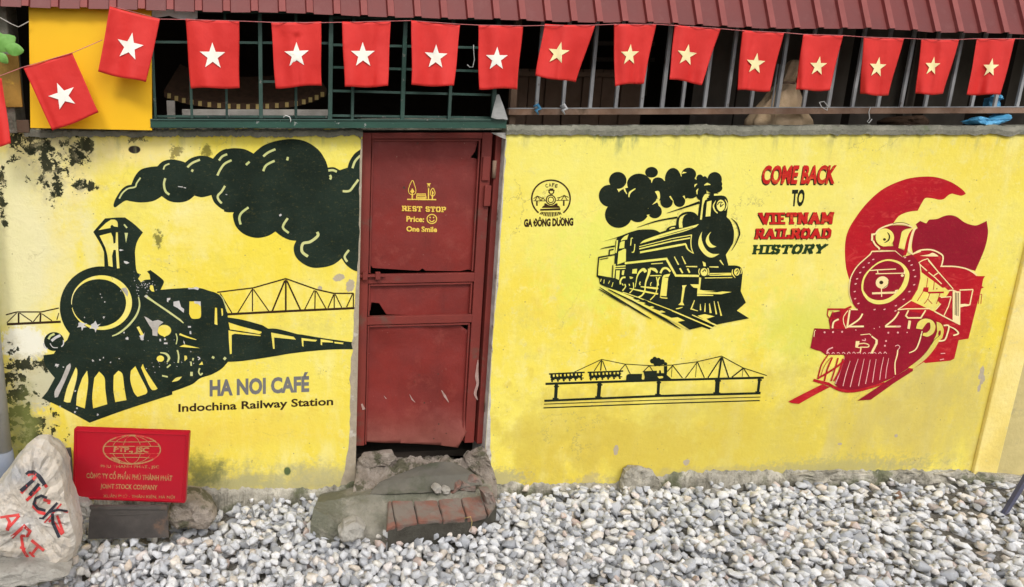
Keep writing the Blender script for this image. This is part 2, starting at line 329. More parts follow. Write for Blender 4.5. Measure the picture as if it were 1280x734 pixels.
def rock_mat(name, a, b, c, sc=6):
    m, n, bs = new_mat(name); P = n.pos(); f = n.noise(sc, 8, .65, P); col = n.ramp(f, [(.3, a), (.5, b), (.7, c)])
    col = n.mix(n.m('MULTIPLY', n.mr(n.noise(sc*9, 6, .7, P), .52, .7), .5), col, (.16, .15, .14))
    finish(n, bs, col, .85, n.bump(n.noise(sc*5, 9, .72, P), .9, .02), spec=.25); return m
M['boulder'] = rock_mat('limestone_boulder', (.36, .37, .39), (.62, .55, .46), (.74, .73, .71), 4)
M['footing'] = footing_mat()
M['awncrest'] = simple('highlit_rib_red', (.27, .075, .068), (.225, .06, .055), 8, .7, .2, .002, dirt=(.22, .06, .05), dscale=6)  # lighter copy of the awning red, paints the highlight along each rib crest
M['rock'] = rock_mat('grey_field_stone', (.24, .23, .20), (.38, .36, .32), (.48, .46, .41), 6)
M['pilaster'] = simple('pale_yellow_wash', (.86, .72, .28), (.82, .64, .17), 4, .9, .6, .01, dirt=(.72, .62, .30), dscale=8)
M['dullwall'] = simple('dull_ochre_wash', (.60, .50, .22), (.48, .40, .17), 3, .9, .6, .01, dirt=(.40, .34, .18), dscale=5)
def gravel_mat():
    m, n, bs = new_mat('crushed_limestone'); r = n.island(); P = n.pos()
    c = n.ramp(r, [(0, (.25, .26, .28)), (.18, (.44, .455, .485)), (.40, (.60, .61, .63)), (.62, (.72, .72, .72)), (.76, (.52, .54, .575)), (.86, (.74, .71, .65)), (.93, (.62, .53, .44)), (.96, (.78, .78, .78)), (.985, (.55, .42, .36)), (1, (.36, .36, .37))])
    c = n.mix(n.m('MULTIPLY', n.mr(n.noise(45, 6, .7, P), .42, .68), .40), c, (.33, .33, .34))
    c = n.mix(n.m('MULTIPLY', n.mr(n.noise(30, 5, .6, n.vm('ADD', P, (4, 7, 3))), .56, .7), .5), c, (.72, .71, .69))
    finish(n, bs, c, .8, n.bump(n.noise(70, 7, .7, P), .6, .008), spec=.25); return m
M['gravel'] = gravel_mat()
M['soil'] = simple('grit_and_dust', (.24, .22, .19), (.15, .14, .12), 30, .98, 1, .02, dirt=(.33, .32, .30), dscale=60, dth=(.5, .6))
def cloth_mat(name, a, b):
    m, n, bs = new_mat(name); P = n.pos(); c = n.mix(n.mr(n.noise(5, 5, .6, P), .35, .65), a, b)
    finish(n, bs, c, .6, n.bump(n.noise(9, 4, .5, P), .35, .02), spec=.35); return m
M['flag'] = cloth_mat('flag_red', (.66, .028, .022), (.60, .022, .018)); M['star'] = cloth_mat('flag_star_cream', (.86, .76, .38), (.88, .78, .42)); M['starw'] = cloth_mat('flag_star_white', (.9, .86, .74), (.9, .88, .8))
def awning_mat():
    m, n, bs = new_mat('oxide_red_roof_sheet'); P = n.pos()
    c = n.mix(n.mr(n.noise(3, 6, .65, P), .3, .7), (.16, .022, .019), (.125, .019, .017))
    c = n.mix(n.m('MULTIPLY', n.mr(n.noise(12, 7, .7, P), .5, .7), .5), c, (.185, .045, .040))
    finish(n, bs, c, .5, n.bump(n.noise(60, 5, .6, P), .2, .003), spec=.4); return m
M['awning'] = awning_mat()

# ---------------------------------------------------------------- 2-D outlines measured on the photo
def Z(ox, oy, s):
    return lambda x, y: (ox+x/s, oy+y/s)
PXL = lambda x, y: (x, y)
def parse(z, txt):
    """'x y x y | x y ...' -> smooth runs, the point before each | is a corner"""
    runs, cur = [], []
    for seg in txt.split('|'):
        v = [float(a) for a in seg.replace(',', ' ').split()]
        if not v: continue
        runs.append([z(v[i], v[i+1]) for i in range(0, len(v), 2)])
    return runs
def catmull(pts, closed=False, k=5):
    n = len(pts)
    if n < 3 and not closed: return list(pts)
    out = []; rng_ = range(n if closed else n-1)
    for i in rng_:
        g = (lambda j: pts[j % n]) if closed else (lambda j: pts[min(max(j, 0), n-1)])
        p0, p1, p2, p3 = g(i-1), g(i), g(i+1), g(i+2)
        for j in range(k):
            t = j/k
            out.append(tuple(.5*((2*p1[a])+(-p0[a]+p2[a])*t+(2*p0[a]-5*p1[a]+4*p2[a]-p3[a])*t*t+(-p0[a]+3*p1[a]-3*p2[a]+p3[a])*t**3) for a in (0, 1)))
    if not closed: out.append(pts[-1])
    return out
def outline(z, txt, closed_smooth=False):
    runs = parse(z, txt)
    if closed_smooth: return catmull(runs[0], True)
    out = []; prev = runs[-1][-1]
    for r in runs:
        c = catmull([prev]+r); out += c[1:]; prev = r[-1]
    return out
def ell(z, cx, cy, rx, ry=None, rot=0, n=28):
    ry = rx if ry is None else ry; c, s = math.cos(math.radians(rot)), math.sin(math.radians(rot))
    return [z(cx+rx*math.cos(a)*c-ry*math.sin(a)*s, cy+rx*math.cos(a)*s+ry*math.sin(a)*c) for a in [2*math.pi*i/n for i in range(n)]]
def ribbon(pts, w, smooth=True):
    """tapered brush line -> (left points, right points)"""
    ws = list(w) if isinstance(w, (list, tuple)) else [w]*len(pts)
    if len(ws) < len(pts):
        ws = [ws[min(int(i*(len(ws)-1)/(len(pts)-1)), len(ws)-1)]*(1-((i*(len(ws)-1)/(len(pts)-1)) % 1))+ws[min(int(i*(len(ws)-1)/(len(pts)-1))+1, len(ws)-1)]*((i*(len(ws)-1)/(len(pts)-1)) % 1) for i in range(len(pts))]
    if smooth and len(pts) > 2:
        P = catmull(pts); k = 5; W = []
        for i in range(len(pts)-1): W += [ws[i]+(ws[i+1]-ws[i])*j/k for j in range(k)]
        W.append(ws[-1])
    else: P, W = list(pts), ws
    L, R = [], []
    for i, p in enumerate(P):
        a = P[max(i-1, 0)]; b = P[min(i+1, len(P)-1)]
        d1 = (p[0]-a[0], p[1]-a[1]); d2 = (b[0]-p[0], b[1]-p[1])
        l1, l2 = math.hypot(*d1) or 0, math.hypot(*d2) or 0
        n1 = (-d1[1]/l1, d1[0]/l1) if l1 > 1e-9 else None; n2 = (-d2[1]/l2, d2[0]/l2) if l2 > 1e-9 else None
        n1 = n1 or n2 or (1, 0); n2 = n2 or n1
        m = (n1[0]+n2[0], n1[1]+n2[1]); ml = math.hypot(*m) or 1; m = (m[0]/ml, m[1]/ml)
        q = W[i]/2/max(.45, m[0]*n1[0]+m[1]*n1[1]); L.append((p[0]+m[0]*q, p[1]+m[1]*q)); R.append((p[0]-m[0]*q, p[1]-m[1]*q))
    return L, R
_cap = {}
def text_tris(s, bold=0.0):
    cu = bpy.data.curves.new('txt', 'FONT'); cu.body = s; cu.offset = bold; cu.resolution_u = 3; cu.size = 1
    ob = bpy.data.objects.new('txt', cu); COL.objects.link(ob); dg = bpy.context.evaluated_depsgraph_get(); dg.update()
    me = bpy.data.meshes.new_from_object(ob.evaluated_get(dg)); vs = [(v.co.x, v.co.y) for v in me.vertices]; fs = [tuple(p.vertices) for p in me.polygons]
    bpy.data.objects.remove(ob); bpy.data.curves.remove(cu); bpy.data.meshes.remove(me); return vs, fs
SLAB = {  # block serif capitals: width, strokes, serif spots (x, y, length)
 'V': (1.0, ['.16 1 .5 0 .84 1'], [(.16, 1, .42), (.84, 1, .42)]), 'I': (.55, ['.5 1 .5 0'], [(.5, 1, .8), (.5, 0, .8)]),
 'E': (.85, ['.25 0 .25 1', '.25 1 .85 1', '.25 .5 .7 .5', '.25 0 .85 0'], [(.2, 1, .4), (.2, 0, .4)]),
 'T': (.95, ['.5 0 .5 1', '.1 1 .9 1', '.12 1 .12 .75', '.88 1 .88 .75'], [(.5, 0, .5)]),
 'N': (1.05, ['.22 0 .22 1', '.22 1 .78 0', '.78 0 .78 1'], [(.2, 0, .4), (.15, 1, .3), (.8, 1, .4)]),
 'A': (1.05, ['.16 0 .5 1 .84 0', '.32 .36 .68 .36'], [(.16, 0, .42), (.84, 0, .42)]),
 'M': (1.2, ['.18 0 .18 1', '.18 1 .5 .25 .82 1', '.82 1 .82 0'], [(.18, 0, .34), (.82, 0, .34), (.12, 1, .26), (.88, 1, .26)]),
 'R': (1.0, ['.25 0 .25 1', '.25 1 .65 1 .8 .88 .8 .64 .65 .5 .25 .5', '.55 .5 .85 0'], [(.22, 0, .42), (.16, 1, .3), (.88, 0, .3)]),
 'L': (.85, ['.25 1 .25 0', '.25 0 .88 0 .88 .3'], [(.25, 1, .45), (.2, 0, .3)]),
 'O': (.95, ['.35 1 .65 1 .84 .78 .84 .22 .65 0 .35 0 .16 .22 .16 .78 .35 1'], []),
 'D': (1.0, ['.25 0 .25 1', '.25 1 .6 1 .84 .78 .84 .22 .6 0 .25 0'], [(.18, 1, .3), (.18, 0, .3)]),
 'H': (1.05, ['.22 0 .22 1', '.78 0 .78 1', '.22 .5 .78 .5'], [(.22, 0, .42), (.22, 1, .42), (.78, 0, .42), (.78, 1, .42)]),
 'S': (.85, ['.82 .78 .68 1 .34 1 .17 .85 .17 .65 .34 .53 .66 .47 .83 .35 .83 .15 .66 0 .34 0 .17 .22'], []),
 'Y': (1.0, ['.15 1 .5 .48 .85 1', '.5 .48 .5 0'], [(.15, 1, .4), (.85, 1, .4), (.5, 0, .46)]),
 'P': (.95, ['.25 0 .25 1', '.25 1 .65 1 .82 .86 .82 .6 .65 .46 .25 .46'], [(.25, 0, .46), (.16, 1, .3)]), ' ': (.5, [], [])}
def slab_shapes(s, tv=.22, th=.15):
    out, x = [], 0
    for ch in s:
        w, st, se = SLAB[ch]
        for t in st:
            v = [float(a) for a in t.split()]; p = [(x+v[i]*w, v[i+1]*(1-th)+th/2) for i in range(0, len(v), 2)]
            for a, b in zip(p[:-1], p[1:]):
                dx, dy = b[0]-a[0], b[1]-a[1]; l = math.hypot(dx, dy)
                tw = tv*abs(dy/l)+th*abs(dx/l)
                e = th*.3; a2 = (a[0]-dx/l*e, a[1]-dy/l*e); b2 = (b[0]+dx/l*e, b[1]+dy/l*e)
                L, R = ribbon([a2, b2], tw, False); out.append(L+R[::-1])
        for sx, sy, sl_ in se:
            cx, cy = x+sx*w, sy*(1-th)+th/2; out.append([(cx-sl_/2, cy-th/2), (cx+sl_/2, cy-th/2), (cx+sl_/2, cy+th/2), (cx-sl_/2, cy+th/2)])
        x += w+.06
    return out, x-.06
def quad_map(q):
    """q: TL TR BR BL in photo pixels; returns (u 0..1, v 0..1 up) -> pixel"""
    TL, TR, BR, BL = q
    return lambda u, v: tuple((BL[a]*(1-u)+BR[a]*u)*(1-v)+(TL[a]*(1-u)+TR[a]*u)*v for a in (0, 1))

class Paint:
    """flat print on a plane: every shape a sheet, each a hair above whatever it overlaps"""
    def __init__(s, plane=0.0, base=.0004, step=.00016, xclip=None, proj=None):
        s.pl = plane; s.base = base; s.step = step; s.items = []; s.d = {}; s.xclip = xclip; s.proj = proj
    def _lvl(s, pts, mat, same=False):
        x0 = min(p[0] for p in pts); x1 = max(p[0] for p in pts); y0 = min(p[1] for p in pts); y1 = max(p[1] for p in pts)
        l = 0
        for a in s.items:
            if a[0] < x1 and a[1] > x0 and a[2] < y1 and a[3] > y0: l = max(l, a[4]+1)
        s.items.append((x0, x1, y0, y1, l)); return l
    def raw(s, mat, pts, faces, lvl=None):
        l = s._lvl(pts, mat) if lvl is None else lvl
        V, Fc = s.d.setdefault(mat, ([], [])); o = len(V); off = s.base+s.step*l
        for p in pts:
            q = s.proj(p[0], p[1], off) if s.proj else on_y(p[0], p[1], s.pl-off)
            V.append(q)
        for f in faces: Fc.append([o+i for i in f])
    def poly(s, mat, z, txt, cs=False, holes=()):
        s.pts(mat, outline(z, txt, cs), [outline(z, h, True) for h in holes])
    def pts(s, mat, pts, holes=()):
        loops = [pts]+list(holes); flat = [p for l in loops for p in l]
        tri = tessellate_polygon([[Vector((p[0], p[1], 0)) for p in l] for l in loops]); s.raw(mat, flat, tri)
    def line(s, mat, z, txt, w, smooth=True):
        v = [float(a) for a in txt.replace(',', ' ').split()]; s.lp(mat, [z(v[i], v[i+1]) for i in range(0, len(v), 2)], w, smooth)
    def lp(s, mat, pts, w, smooth=True):
        L, R = ribbon(pts, w, smooth); n = len(L)
        s.raw(mat, L+R, [(i, i+1, n+i+1, n+i) for i in range(n-1)])
    def lines(s, mat, z, txt, w, smooth=True):
        for t in txt.split(';'):
            if t.strip(): s.line(mat, z, t, w, smooth)
    def ell(s, mat, z, *a, **k): s.pts(mat, ell(z, *a, **k))
    def text(s, mat, st, quad, bold=.0, cap=.682):
        vs, fs = text_tris(st, bold); x0 = min(v[0] for v in vs); x1 = max(v[0] for v in vs); mp = quad_map(quad)
        s.raw(mat, [mp((v[0]-x0)/(x1-x0), v[1]/cap) for v in vs], fs)
    def slab(s, mat, st, quad, tv=.22, th=.15, dx=0, dy=0):
        sh, w = slab_shapes(st, tv, th); mp = quad_map([(a+dx, b+dy) for a, b in quad])
        for q in sh: s.pts(mat, [mp(x/w, y) for x, y in q])
    def build(s, parent, names, labels={}):
        """names: material -> part name; the first is the painting, the others its sub-parts"""
        root = None
        for m_, nm in names.items():
            if m_ not in s.d: continue
            V, Fc = s.d[m_]; o = mesh(nm, V, Fc, M[m_], parent if root is None else root, label=labels.get(m_)); root = root or o
        return root
def to_px(p):
    d = Vector(p)-CAM; k = d.dot(_f); return (CX+d.dot(_r)/k*F, CY-d.dot(_u)/k*F)

# ---------------------------------------------------------------- the place: ground, walls, room behind
def gz(x): return -0.10*min(max((x-1.9)/2.7, 0), 1.3)          # the track bed falls slightly to the right
X0, X1 = -4.0, 9.0
ground = mesh('ground', [(-30, -30, -.16), (30, -30, -.16), (30, 30, -.16), (-30, 30, -.16)], [(0, 1, 2, 3)], M['soil'], kind='structure')

xl, xr = on_y(449, 360).x, on_y(620, 360).x                     # door opening between the two walls
zt = on_y(600, 161).z; ztr = on_y(900, 161).z
WT = .20
def wall_body(name, x0, x1, z0, z1, parent, seed):
    """front face with a slightly uneven edge, real thickness"""
    bm = bmesh.new(); n = 60; r = random.Random(seed); top = [(x0+(x1-x0)*i/n, z1+r.uniform(-.006, .003)) for i in range(n+1)]
    pts = [(x0, z0)]+[(x1, z0)]+top[::-1]
    prism_bm(bm, pts, 0, WT); return from_bm(name, bm, M['plaster'], parent)
wl = thing('mural_wall', 'left yellow plaster wall with the big black smoking locomotive mural and black mould', 'wall', (xl-1, 0, 0))
wall_body('wall_face', X0, xl, -.2, zt, wl, 1)
wr = thing('mural_wall', 'right yellow plaster wall with black train, red train and bridge murals', 'wall', (xr+1, 0, 0))
pil_x0 = on_y(1220, 560).x; pil_x1 = on_y(1249, 560).x
wall_body('wall_face', xr, X1, -.3, ztr, wr, 2)
# crumbling coping on both walls, pieces butted end to end
def coping(x0, x1, z, n, parent, seed, h=.022):
    r = random.Random(seed); bm = bmesh.new(); N_ = n
    for i in range(N_):
        pass
    xs = [x0+(x1-x0)*i/N_ for i in range(N_+1)]; prof = [(-.012, -.025), (-.016, .0), (-.006, h), (.10, h+.004), (WT+.01, h), (WT+.01, -.01)]
    rings = []
    for x in xs:
        k = mnoise.noise(Vector((x*9, seed, 0))); k2 = mnoise.noise(Vector((x*31, seed, 5)))
        rings.append([bm.verts.new((x, a+k2*.006+.003*mnoise.noise(Vector((x*70, j, seed))), z+b+(k*.008+k2*.008+.007*mnoise.noise(Vector((x*85, j*.3, seed)))-(.005 if mnoise.noise(Vector((x*5.3, seed*3, 1))) > .3 else 0))*(1 if j < 3 else .3))) for j, (a, b) in enumerate(prof)])
    for a, b in zip(rings[:-1], rings[1:]):
        for j in range(len(prof)-1): bm.faces.new((a[j], a[j+1], b[j+1], b[j]))
    bm.faces.new(rings[0]); bm.faces.new(rings[-1]); return from_bm('coping', bm, M['coping'], parent)
coping(xr-.004, X1, ztr-.006, 420, wr, 3); coping(on_y(30, 160).x, xl, zt-.012, 260, wl, 4, .012)
# pilaster on the right wall
pl = thing('pilaster', 'pale yellow vertical pilaster at the right end of the mural wall', 'pilaster', (pil_x0, 0, gz(pil_x0)))
box('shaft', pil_x0, pil_x1, -.022, .0-.0005, -.3, ztr+.02, M['pilaster'], pl, .006)
box('end_panel', pil_x1, X1-.01, -.008, -.0005, -.3, ztr-.03, M['dullwall'], pl, .001)
def lump(name, pxpts, y0, y1, mat, parent=None, amp=.012, sub=4, seed=0, dome=.5, blocky=True, **k):
    """rough stone or concrete lump whose outline is given in photo pixels at depth y1; bulges towards y0"""
    if blocky:
        n0 = len(pxpts); q_ = [tuple(pxpts[i][a]+(pxpts[(i+1) % n0][a]-pxpts[i][a])*j/sub for a in (0, 1)) for i in range(n0) for j in range(sub)]
        r_ = random.Random(seed); q_ = [(x+r_.uniform(-.5, .5), y+r_.uniform(-.5, .5)) for x, y in q_]
    else: q_ = catmull([tuple(p) for p in pxpts], True, sub)
    P = [on_y(x, y, y0) for x, y in q_]; c = sum(P, Vector())/len(P); bm = bmesh.new()
    c += Vector((mnoise.noise(Vector((seed, 2, 3))), 0, mnoise.noise(Vector((3, seed, 3)))))*.25*(P[0]-c).length
    lay = [(.30, .04), (.55, .0), (.76, .03), (.90, .10), (.98, .22), (1.0, .45), (.97, .8), (.90, 1.0)] if blocky else [(.30, 0), (.62, .02), (.85, .10), (.97, .28), (1.0, .5), (.96, .8), (.85, 1.0)]; rings = []
    for s, t in lay:
        row = []
        for p in P:
            q = c+(p-c)*s; v = Vector((q.x, y0+(y1-y0)*t, q.z))
            if s < .99:
                d = Vector([mnoise.noise(v*s_+Vector((seed, o_, 0)))*a_ for s_, a_, o_ in ((9, 1, 0), (9, 1, 7), (9, 1, 13))])*amp
                if blocky: d.y += (mnoise.cell(Vector((v.x*14+seed, v.z*14+v.x*5, 1)))-.5)*amp*1.1+abs(mnoise.noise(v*38))*amp*.6
                d += Vector([mnoise.noise(v*28+Vector((seed, o_, 0))) for o_ in (1, 5, 9)])*amp*.45
                v += d
            row.append(bm.verts.new(v))
        rings.append(row)
    n = len(P)
    for a, b in zip(rings[:-1], rings[1:]):
        for j in range(n): bm.faces.new((a[j], a[(j+1) % n], b[(j+1) % n], b[j]))
    cv = bm.verts.new(Vector((c.x, y0, c.z))); [bm.faces.new((cv, rings[0][(j+1) % n], rings[0][j])) for j in range(n)]
    bm.faces.new(rings[-1]); return from_bm(name, bm, mat, parent, **k)
# low cement footing along the right wall
def footing(name, px0, px1, topy, y_out, parent, mat, seed, n=110, zb=-.3):
    bm = bmesh.new(); rows = []
    for i in range(n+1):
        px = px0+(px1-px0)*i/n; t = topy(px); k = mnoise.noise(Vector((px*.06, seed, 0))); k2 = mnoise.noise(Vector((px*.2, seed, 3)))
        p = on_y(px, t+k*5+k2*3.0, -.001); yo = y_out*(1+.8*k+.6*k2+.5*mnoise.noise(Vector((px*.7, seed, 3))))
        pr = [(0.002, p.z+.01), (-yo*.45, p.z-.004+k2*.004), (-yo*.85, p.z-.022+k*.008), (-yo, p.z-.05), (-yo*1.15, zb)]
        rows.append([bm.verts.new((p.x, a, b)) for a, b in pr])
    for a, b in zip(rows[:-1], rows[1:]):
        for j in range(4): bm.faces.new((a[j], a[j+1], b[j+1], b[j]))
    return from_bm(name, bm, mat, parent)
footing('footing', 606, 1226, lambda x: 606-max(0, min(1, (x-780)/80))*15-(x-640)*.004, .020, wr, M['footing'], 5, 400)
footing('footing', 110, 446, lambda x: 612 if x < 400 else 612-(x-400)*.18, .018, wl, M['footing'], 9, 240)
lump('foundation_stone', [(778, 604), (783, 590), (800, 584), (818, 590), (826, 606), (824, 625), (800, 634), (780, 626)], -.06, .0, M['footing'], wr, .014, seed=4)
for i, (x0, x1) in enumerate(((985, 1095), (1100, 1160), (1165, 1222))):
    lump('foundation_stone', [(x0, 605), (x0+5, 593), ((x0+x1)/2, 589), (x1-4, 592), (x1, 604), (x1-3, 614), (x0+5, 614)], -.026, .0, M['footing'], wr, .010, seed=14+i)
lump('footing_block', [(1222, 600), (1228, 592), (1275, 596), (1300, 600), (1300, 625), (1225, 622)], -.05, -.0, M['footing'], pl, .01, seed=8)

# ---- room behind: dark box with floor, back, sides, ceiling
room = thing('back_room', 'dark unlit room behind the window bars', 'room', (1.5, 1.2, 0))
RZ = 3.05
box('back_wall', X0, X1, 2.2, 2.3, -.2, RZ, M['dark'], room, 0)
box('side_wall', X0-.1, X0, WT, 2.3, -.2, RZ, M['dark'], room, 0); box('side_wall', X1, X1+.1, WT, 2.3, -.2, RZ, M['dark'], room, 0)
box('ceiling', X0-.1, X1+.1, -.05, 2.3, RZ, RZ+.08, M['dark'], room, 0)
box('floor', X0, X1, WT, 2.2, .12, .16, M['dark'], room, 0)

# ---- corrugated awning: eave line through photo points, sloping up and back
aw = thing('corrugated_awning', 'oxide red corrugated metal awning running along the top', 'awning', (2, -.3, 2.5))
def awning():
    bm = bmesh.new(); A = on_y(-60, 6, -.12); B = on_y(1640, 53, -.12); L = (B.x-A.x); n = 0; xs = []
    pitch = .128; x = A.x-1.2
    while x < B.x+1.2:
        xs += [(x, 0), (x+.088, 0), (x+.093, .012), (x+.123, .012)]; x += pitch
    rows = []
    sl_ = math.radians(66)
    for j in range(9):
        t = j/8*.62; row = []
        for (x, h) in xs:
            ze = A.z+(B.z-A.z)*(x-A.x)/L
            wob = mnoise.noise(Vector((x*1.7, 0, 3)))*.014+mnoise.noise(Vector((x*6, t*2, 1)))*.004
            row.append(bm.verts.new((x, -.12+t*math.cos(sl_)-h*math.sin(sl_), ze+t*math.sin(sl_)+h*math.cos(sl_)+wob)))
        rows.append(row)
    for a, b in zip(rows[:-1], rows[1:]):
        for i in range(len(xs)-1): bm.faces.new((a[i], a[i+1], b[i+1], b[i]))
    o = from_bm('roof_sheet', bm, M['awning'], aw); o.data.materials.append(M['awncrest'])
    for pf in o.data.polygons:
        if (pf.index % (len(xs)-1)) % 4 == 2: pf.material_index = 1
    md = o.modifiers.new('thickness', 'SOLIDIFY'); md.thickness = .0015; return A, B, sl_
A_, B_, sl_ = awning()
bm = bmesh.new(); tube_bm(bm, [(A_.x-.5, -.03, A_.z+.12), (B_.x+.5, -.03, B_.z+.12)], .018, 6); from_bm('purlin', bm, M['rustrail'], aw)

# ---- green steel grille over the left half
gr = thing('window_grille', 'dark green steel bar grille above the left wall and door', 'grille', on_y(410, 155, -.03))
gy = -.03
def bar(name, p, q, w, mat, parent, y, d=.014, **k):
    """flat bar between two photo points, w pixels wide, on plane y"""
    a, b = on_y(*p, y), on_y(*q, y); wm = w*PX; t = (b-a).normalized(); nrm = Vector((-t.z, 0, t.x))*wm/2
    bm = bmesh.new(); prism_bm(bm, [((a+nrm).x, (a+nrm).z), ((b+nrm).x, (b+nrm).z), ((b-nrm).x, (b-nrm).z), ((a-nrm).x, (a-nrm).z)], y, y+d)
    return from_bm(name, bm, mat, parent, **k)
def vbar(px, py0, py1, w, mat, parent, y, d=.014, name='bar', ref=None):
    """true vertical bar: photo column px at row ref, from row py1 (bottom) to row py0 (top)"""
    c = on_y(px, ref if ref is not None else py1, y).x; k = bm = bmesh.new(); z1 = on_y(px, py0, y).z; z0 = on_y(px, py1, y).z
    box_bm(bm, c-w*PX/2, c+w*PX/2, y, y+d, z0, z1, .0012); return from_bm(name, bm, mat, parent)
bar('bottom_channel', (188, 154), (633, 155.2), 10, M['green'], gr, gy-.05, .05)
bar('channel_lip', (188, 149.4), (633, 150.0), 1.6, M['greenbar'], gr, gy-.056, .03)
for px, w_ in ((193, 3), (239, 3.2), (283, 3), (326, 4.6), (370, 3.2)): vbar(px, -30, 148, w_, M['greenbar'], gr, gy, ref=120)
for px, w_ in ((413, 5), (441, 3.4), (504, 4.8), (563, 3.8), (618, 5)): vbar(px, -30, 149, w_, M['greenbar'], gr, gy-.02, ref=120)
for (p, q) in (((190, 52.5), (413, 54)), ((328, 102), (372, 102.5)), ((190, 145.5), (413, 146)), ((190, 14), (413, 16))): bar('crossbar', p, q, 2.8, M['greenbar'], gr, gy+.015, .01)
for (p, q) in (((413, 22), (622, 24)), ((413, 56), (622, 60)), ((413, 84), (622, 89.5)), ((413, 113.5), (622, 119)), ((413, 144.5), (622, 147.5))): bar('crossbar', p, q, 2.8, M['greenbar'], gr, gy-.005, .01)
# plastic sheet scrap tied at the grille's corner
sc = bmesh.new(); pp = [(621, 119), (624, 118), (630, 134), (635, 150), (629, 149), (621, 149), (614, 147), (617, 134)]
prism_bm(sc, [((q := on_y(x, y, -.10)).x, q.z) for x, y in pp], -.10, -.096); from_bm('plastic_scrap', sc, M['plasticgrey'], label='grey plastic scrap tied to the right corner of the green grille', cat='plastic scrap')

# ---- right window: rusty rail with grey bars
rl = thing('window_bars', 'row of slim grey vertical bars on a rusty brown rail above the right wall', 'window bars', on_y(950, 139, .06))
ry = .06
bar('rail', (636, 139.6), (1640, 136.6), 8, M['rustrail'], rl, ry-.012, .03)
bar('rail_lip', (636, 135.6), (1640, 132.6), 1.2, M['steel'], rl, ry-.014, .02)
bx = [671, 704, 738, 770, 802, 828, 853, 881, 909, 939, 972, 1005, 1036, 1066, 1098, 1127, 1157, 1186, 1215, 1244, 1272, 1300, 1328]+[1328+28*i for i in range(1, 11)]
for px in bx: vbar(px, -60, 135, 4.2 if px not in (828,) else 5, M['steel'], rl, ry+.002, .012, ref=134)
for px in (965, 968.5): vbar(px, 80, 135, 1.6, M['steel'], rl, ry+.03, .006, ref=134)
vbar(640, -60, 157, 8, M['plank'], rl, ry+.03, .03, name='post'); 
# short hanging hooks and knots tied along the rail
for i, (px, lb) in enumerate(((671, 'pale blue rag knotted round the rail by the leftmost grey bar'), (704, 'grey rag knotted on the rail by the second grey bar'))):
    tube('knotted_rag', [on_y(px-4, 133, ry-.02), on_y(px+1, 131, ry-.03), on_y(px+4, 136, ry-.03), on_y(px-1, 138, ry-.035), on_y(px+2, 143, ry-.03)], .009, M['blue'] if i == 0 else M['plasticwhite'], rr=[.004, .009, .010, .009, .003], label=lb, cat='rag')
tube('wire_hook', [on_y(1088, 134, ry-.02), on_y(1086, 140, ry-.025), on_y(1087, 148, ry-.03), on_y(1084, 152, ry-.03), on_y(1086, 154, ry-.03), on_y(1090, 149, ry-.03)], .0022, M['wire'], label='bent pale wire hook hanging from the rusty rail', cat='hook')
tube('wire_loop', [on_y(1024, 128, ry-.02), on_y(1030, 127, ry-.025), on_y(1035, 133, ry-.03), on_y(1034, 138, ry-.03), on_y(1027, 134, ry-.03), on_y(1024, 128, ry-.02)], .002, M['wire'], label='pale wire loop twisted on the rusty rail', cat='wire loop')
tube('coat_hook', [on_y(592, 56, -.06), on_y(592, 62, -.06), on_y(593, 75, -.06), on_y(591, 84, -.06), on_y(587, 84, -.06), on_y(584, 81, -.06)], .0022, M['wire'], label='thin white wire hook hanging on the green grille between two flags', cat='hook')
tube('hook_on_channel', [on_y(354, 147, -.09), on_y(357, 144.5, -.09), on_y(362, 146, -.09), on_y(363.5, 150, -.09), on_y(363, 153, -.09)], .0024, M['wire'], label='small white hook over the green channel above the black smoke', cat='hook')

# ---- things in the room behind the bars
pt = thing('board_partition', 'dark brown vertical board partition behind the bars right of the door', 'partition', on_y(720, 150, .5))
for i, (a, b) in enumerate(((636, 657), (658, 678), (679, 700), (702, 724), (725, 748), (749, 772), (773, 800))):
    box('board', on_y(a, 150, .5+.01*(i % 2)).x, on_y(b, 150, .5+.01*(i % 2)).x, .5+.012*(i % 2), .53, .2, 2.36, M['plank'], pt, .003)
box('board_rail', on_y(640, 60, .49).x, on_y(800, 60, .49).x, .47, .495, on_y(700, 96, .48).z, on_y(700, 90, .48).z, M['plank'], pt, .003)
pn = thing('hanging_panel', 'dull brown hanging cloth panels behind the bars at right', 'panels', on_y(1000, 150, .7))
for i, (a, b, y) in enumerate(((868, 920, .75), (925, 1006, .8), (1010, 1060, .7), (1070, 1130, .76), (1135, 1150, .7), (1160, 1215, .8), (1262, 1310, .72))):
    bm = bmesh.new(); xa, xb = on_y(a, 100, y).x, on_y(b, 100, y).x; n = 24
    v = [[bm.verts.new((xa+(xb-xa)*j/n, y+.012*math.sin(j*.45+i), z)) for j in range(n+1)] for z in (1.6, 2.9)]
    for j in range(n): bm.faces.new((v[0][j], v[0][j+1], v[1][j+1], v[1][j]))
    from_bm('cloth_panel', bm, M['plank2'], pn, True)
# frame bits of a window in the far room
fr = thing('inner_window_frame', 'dark inner window frame glimpsed behind the flags at centre right', 'window frame', on_y(780, 60, 1.2))
for (a, b, c, d) in ((742, 748, 20, 120), (812, 817, 20, 120), (742, 817, 52, 57), (742, 817, 72, 77)): box('frame_bar', on_y(a, c, 1.2).x, on_y(b, c, 1.2).x, 1.18, 1.2, on_y(a, d, 1.2).z, on_y(a, c, 1.2).z, M['plank2'], fr, .002)
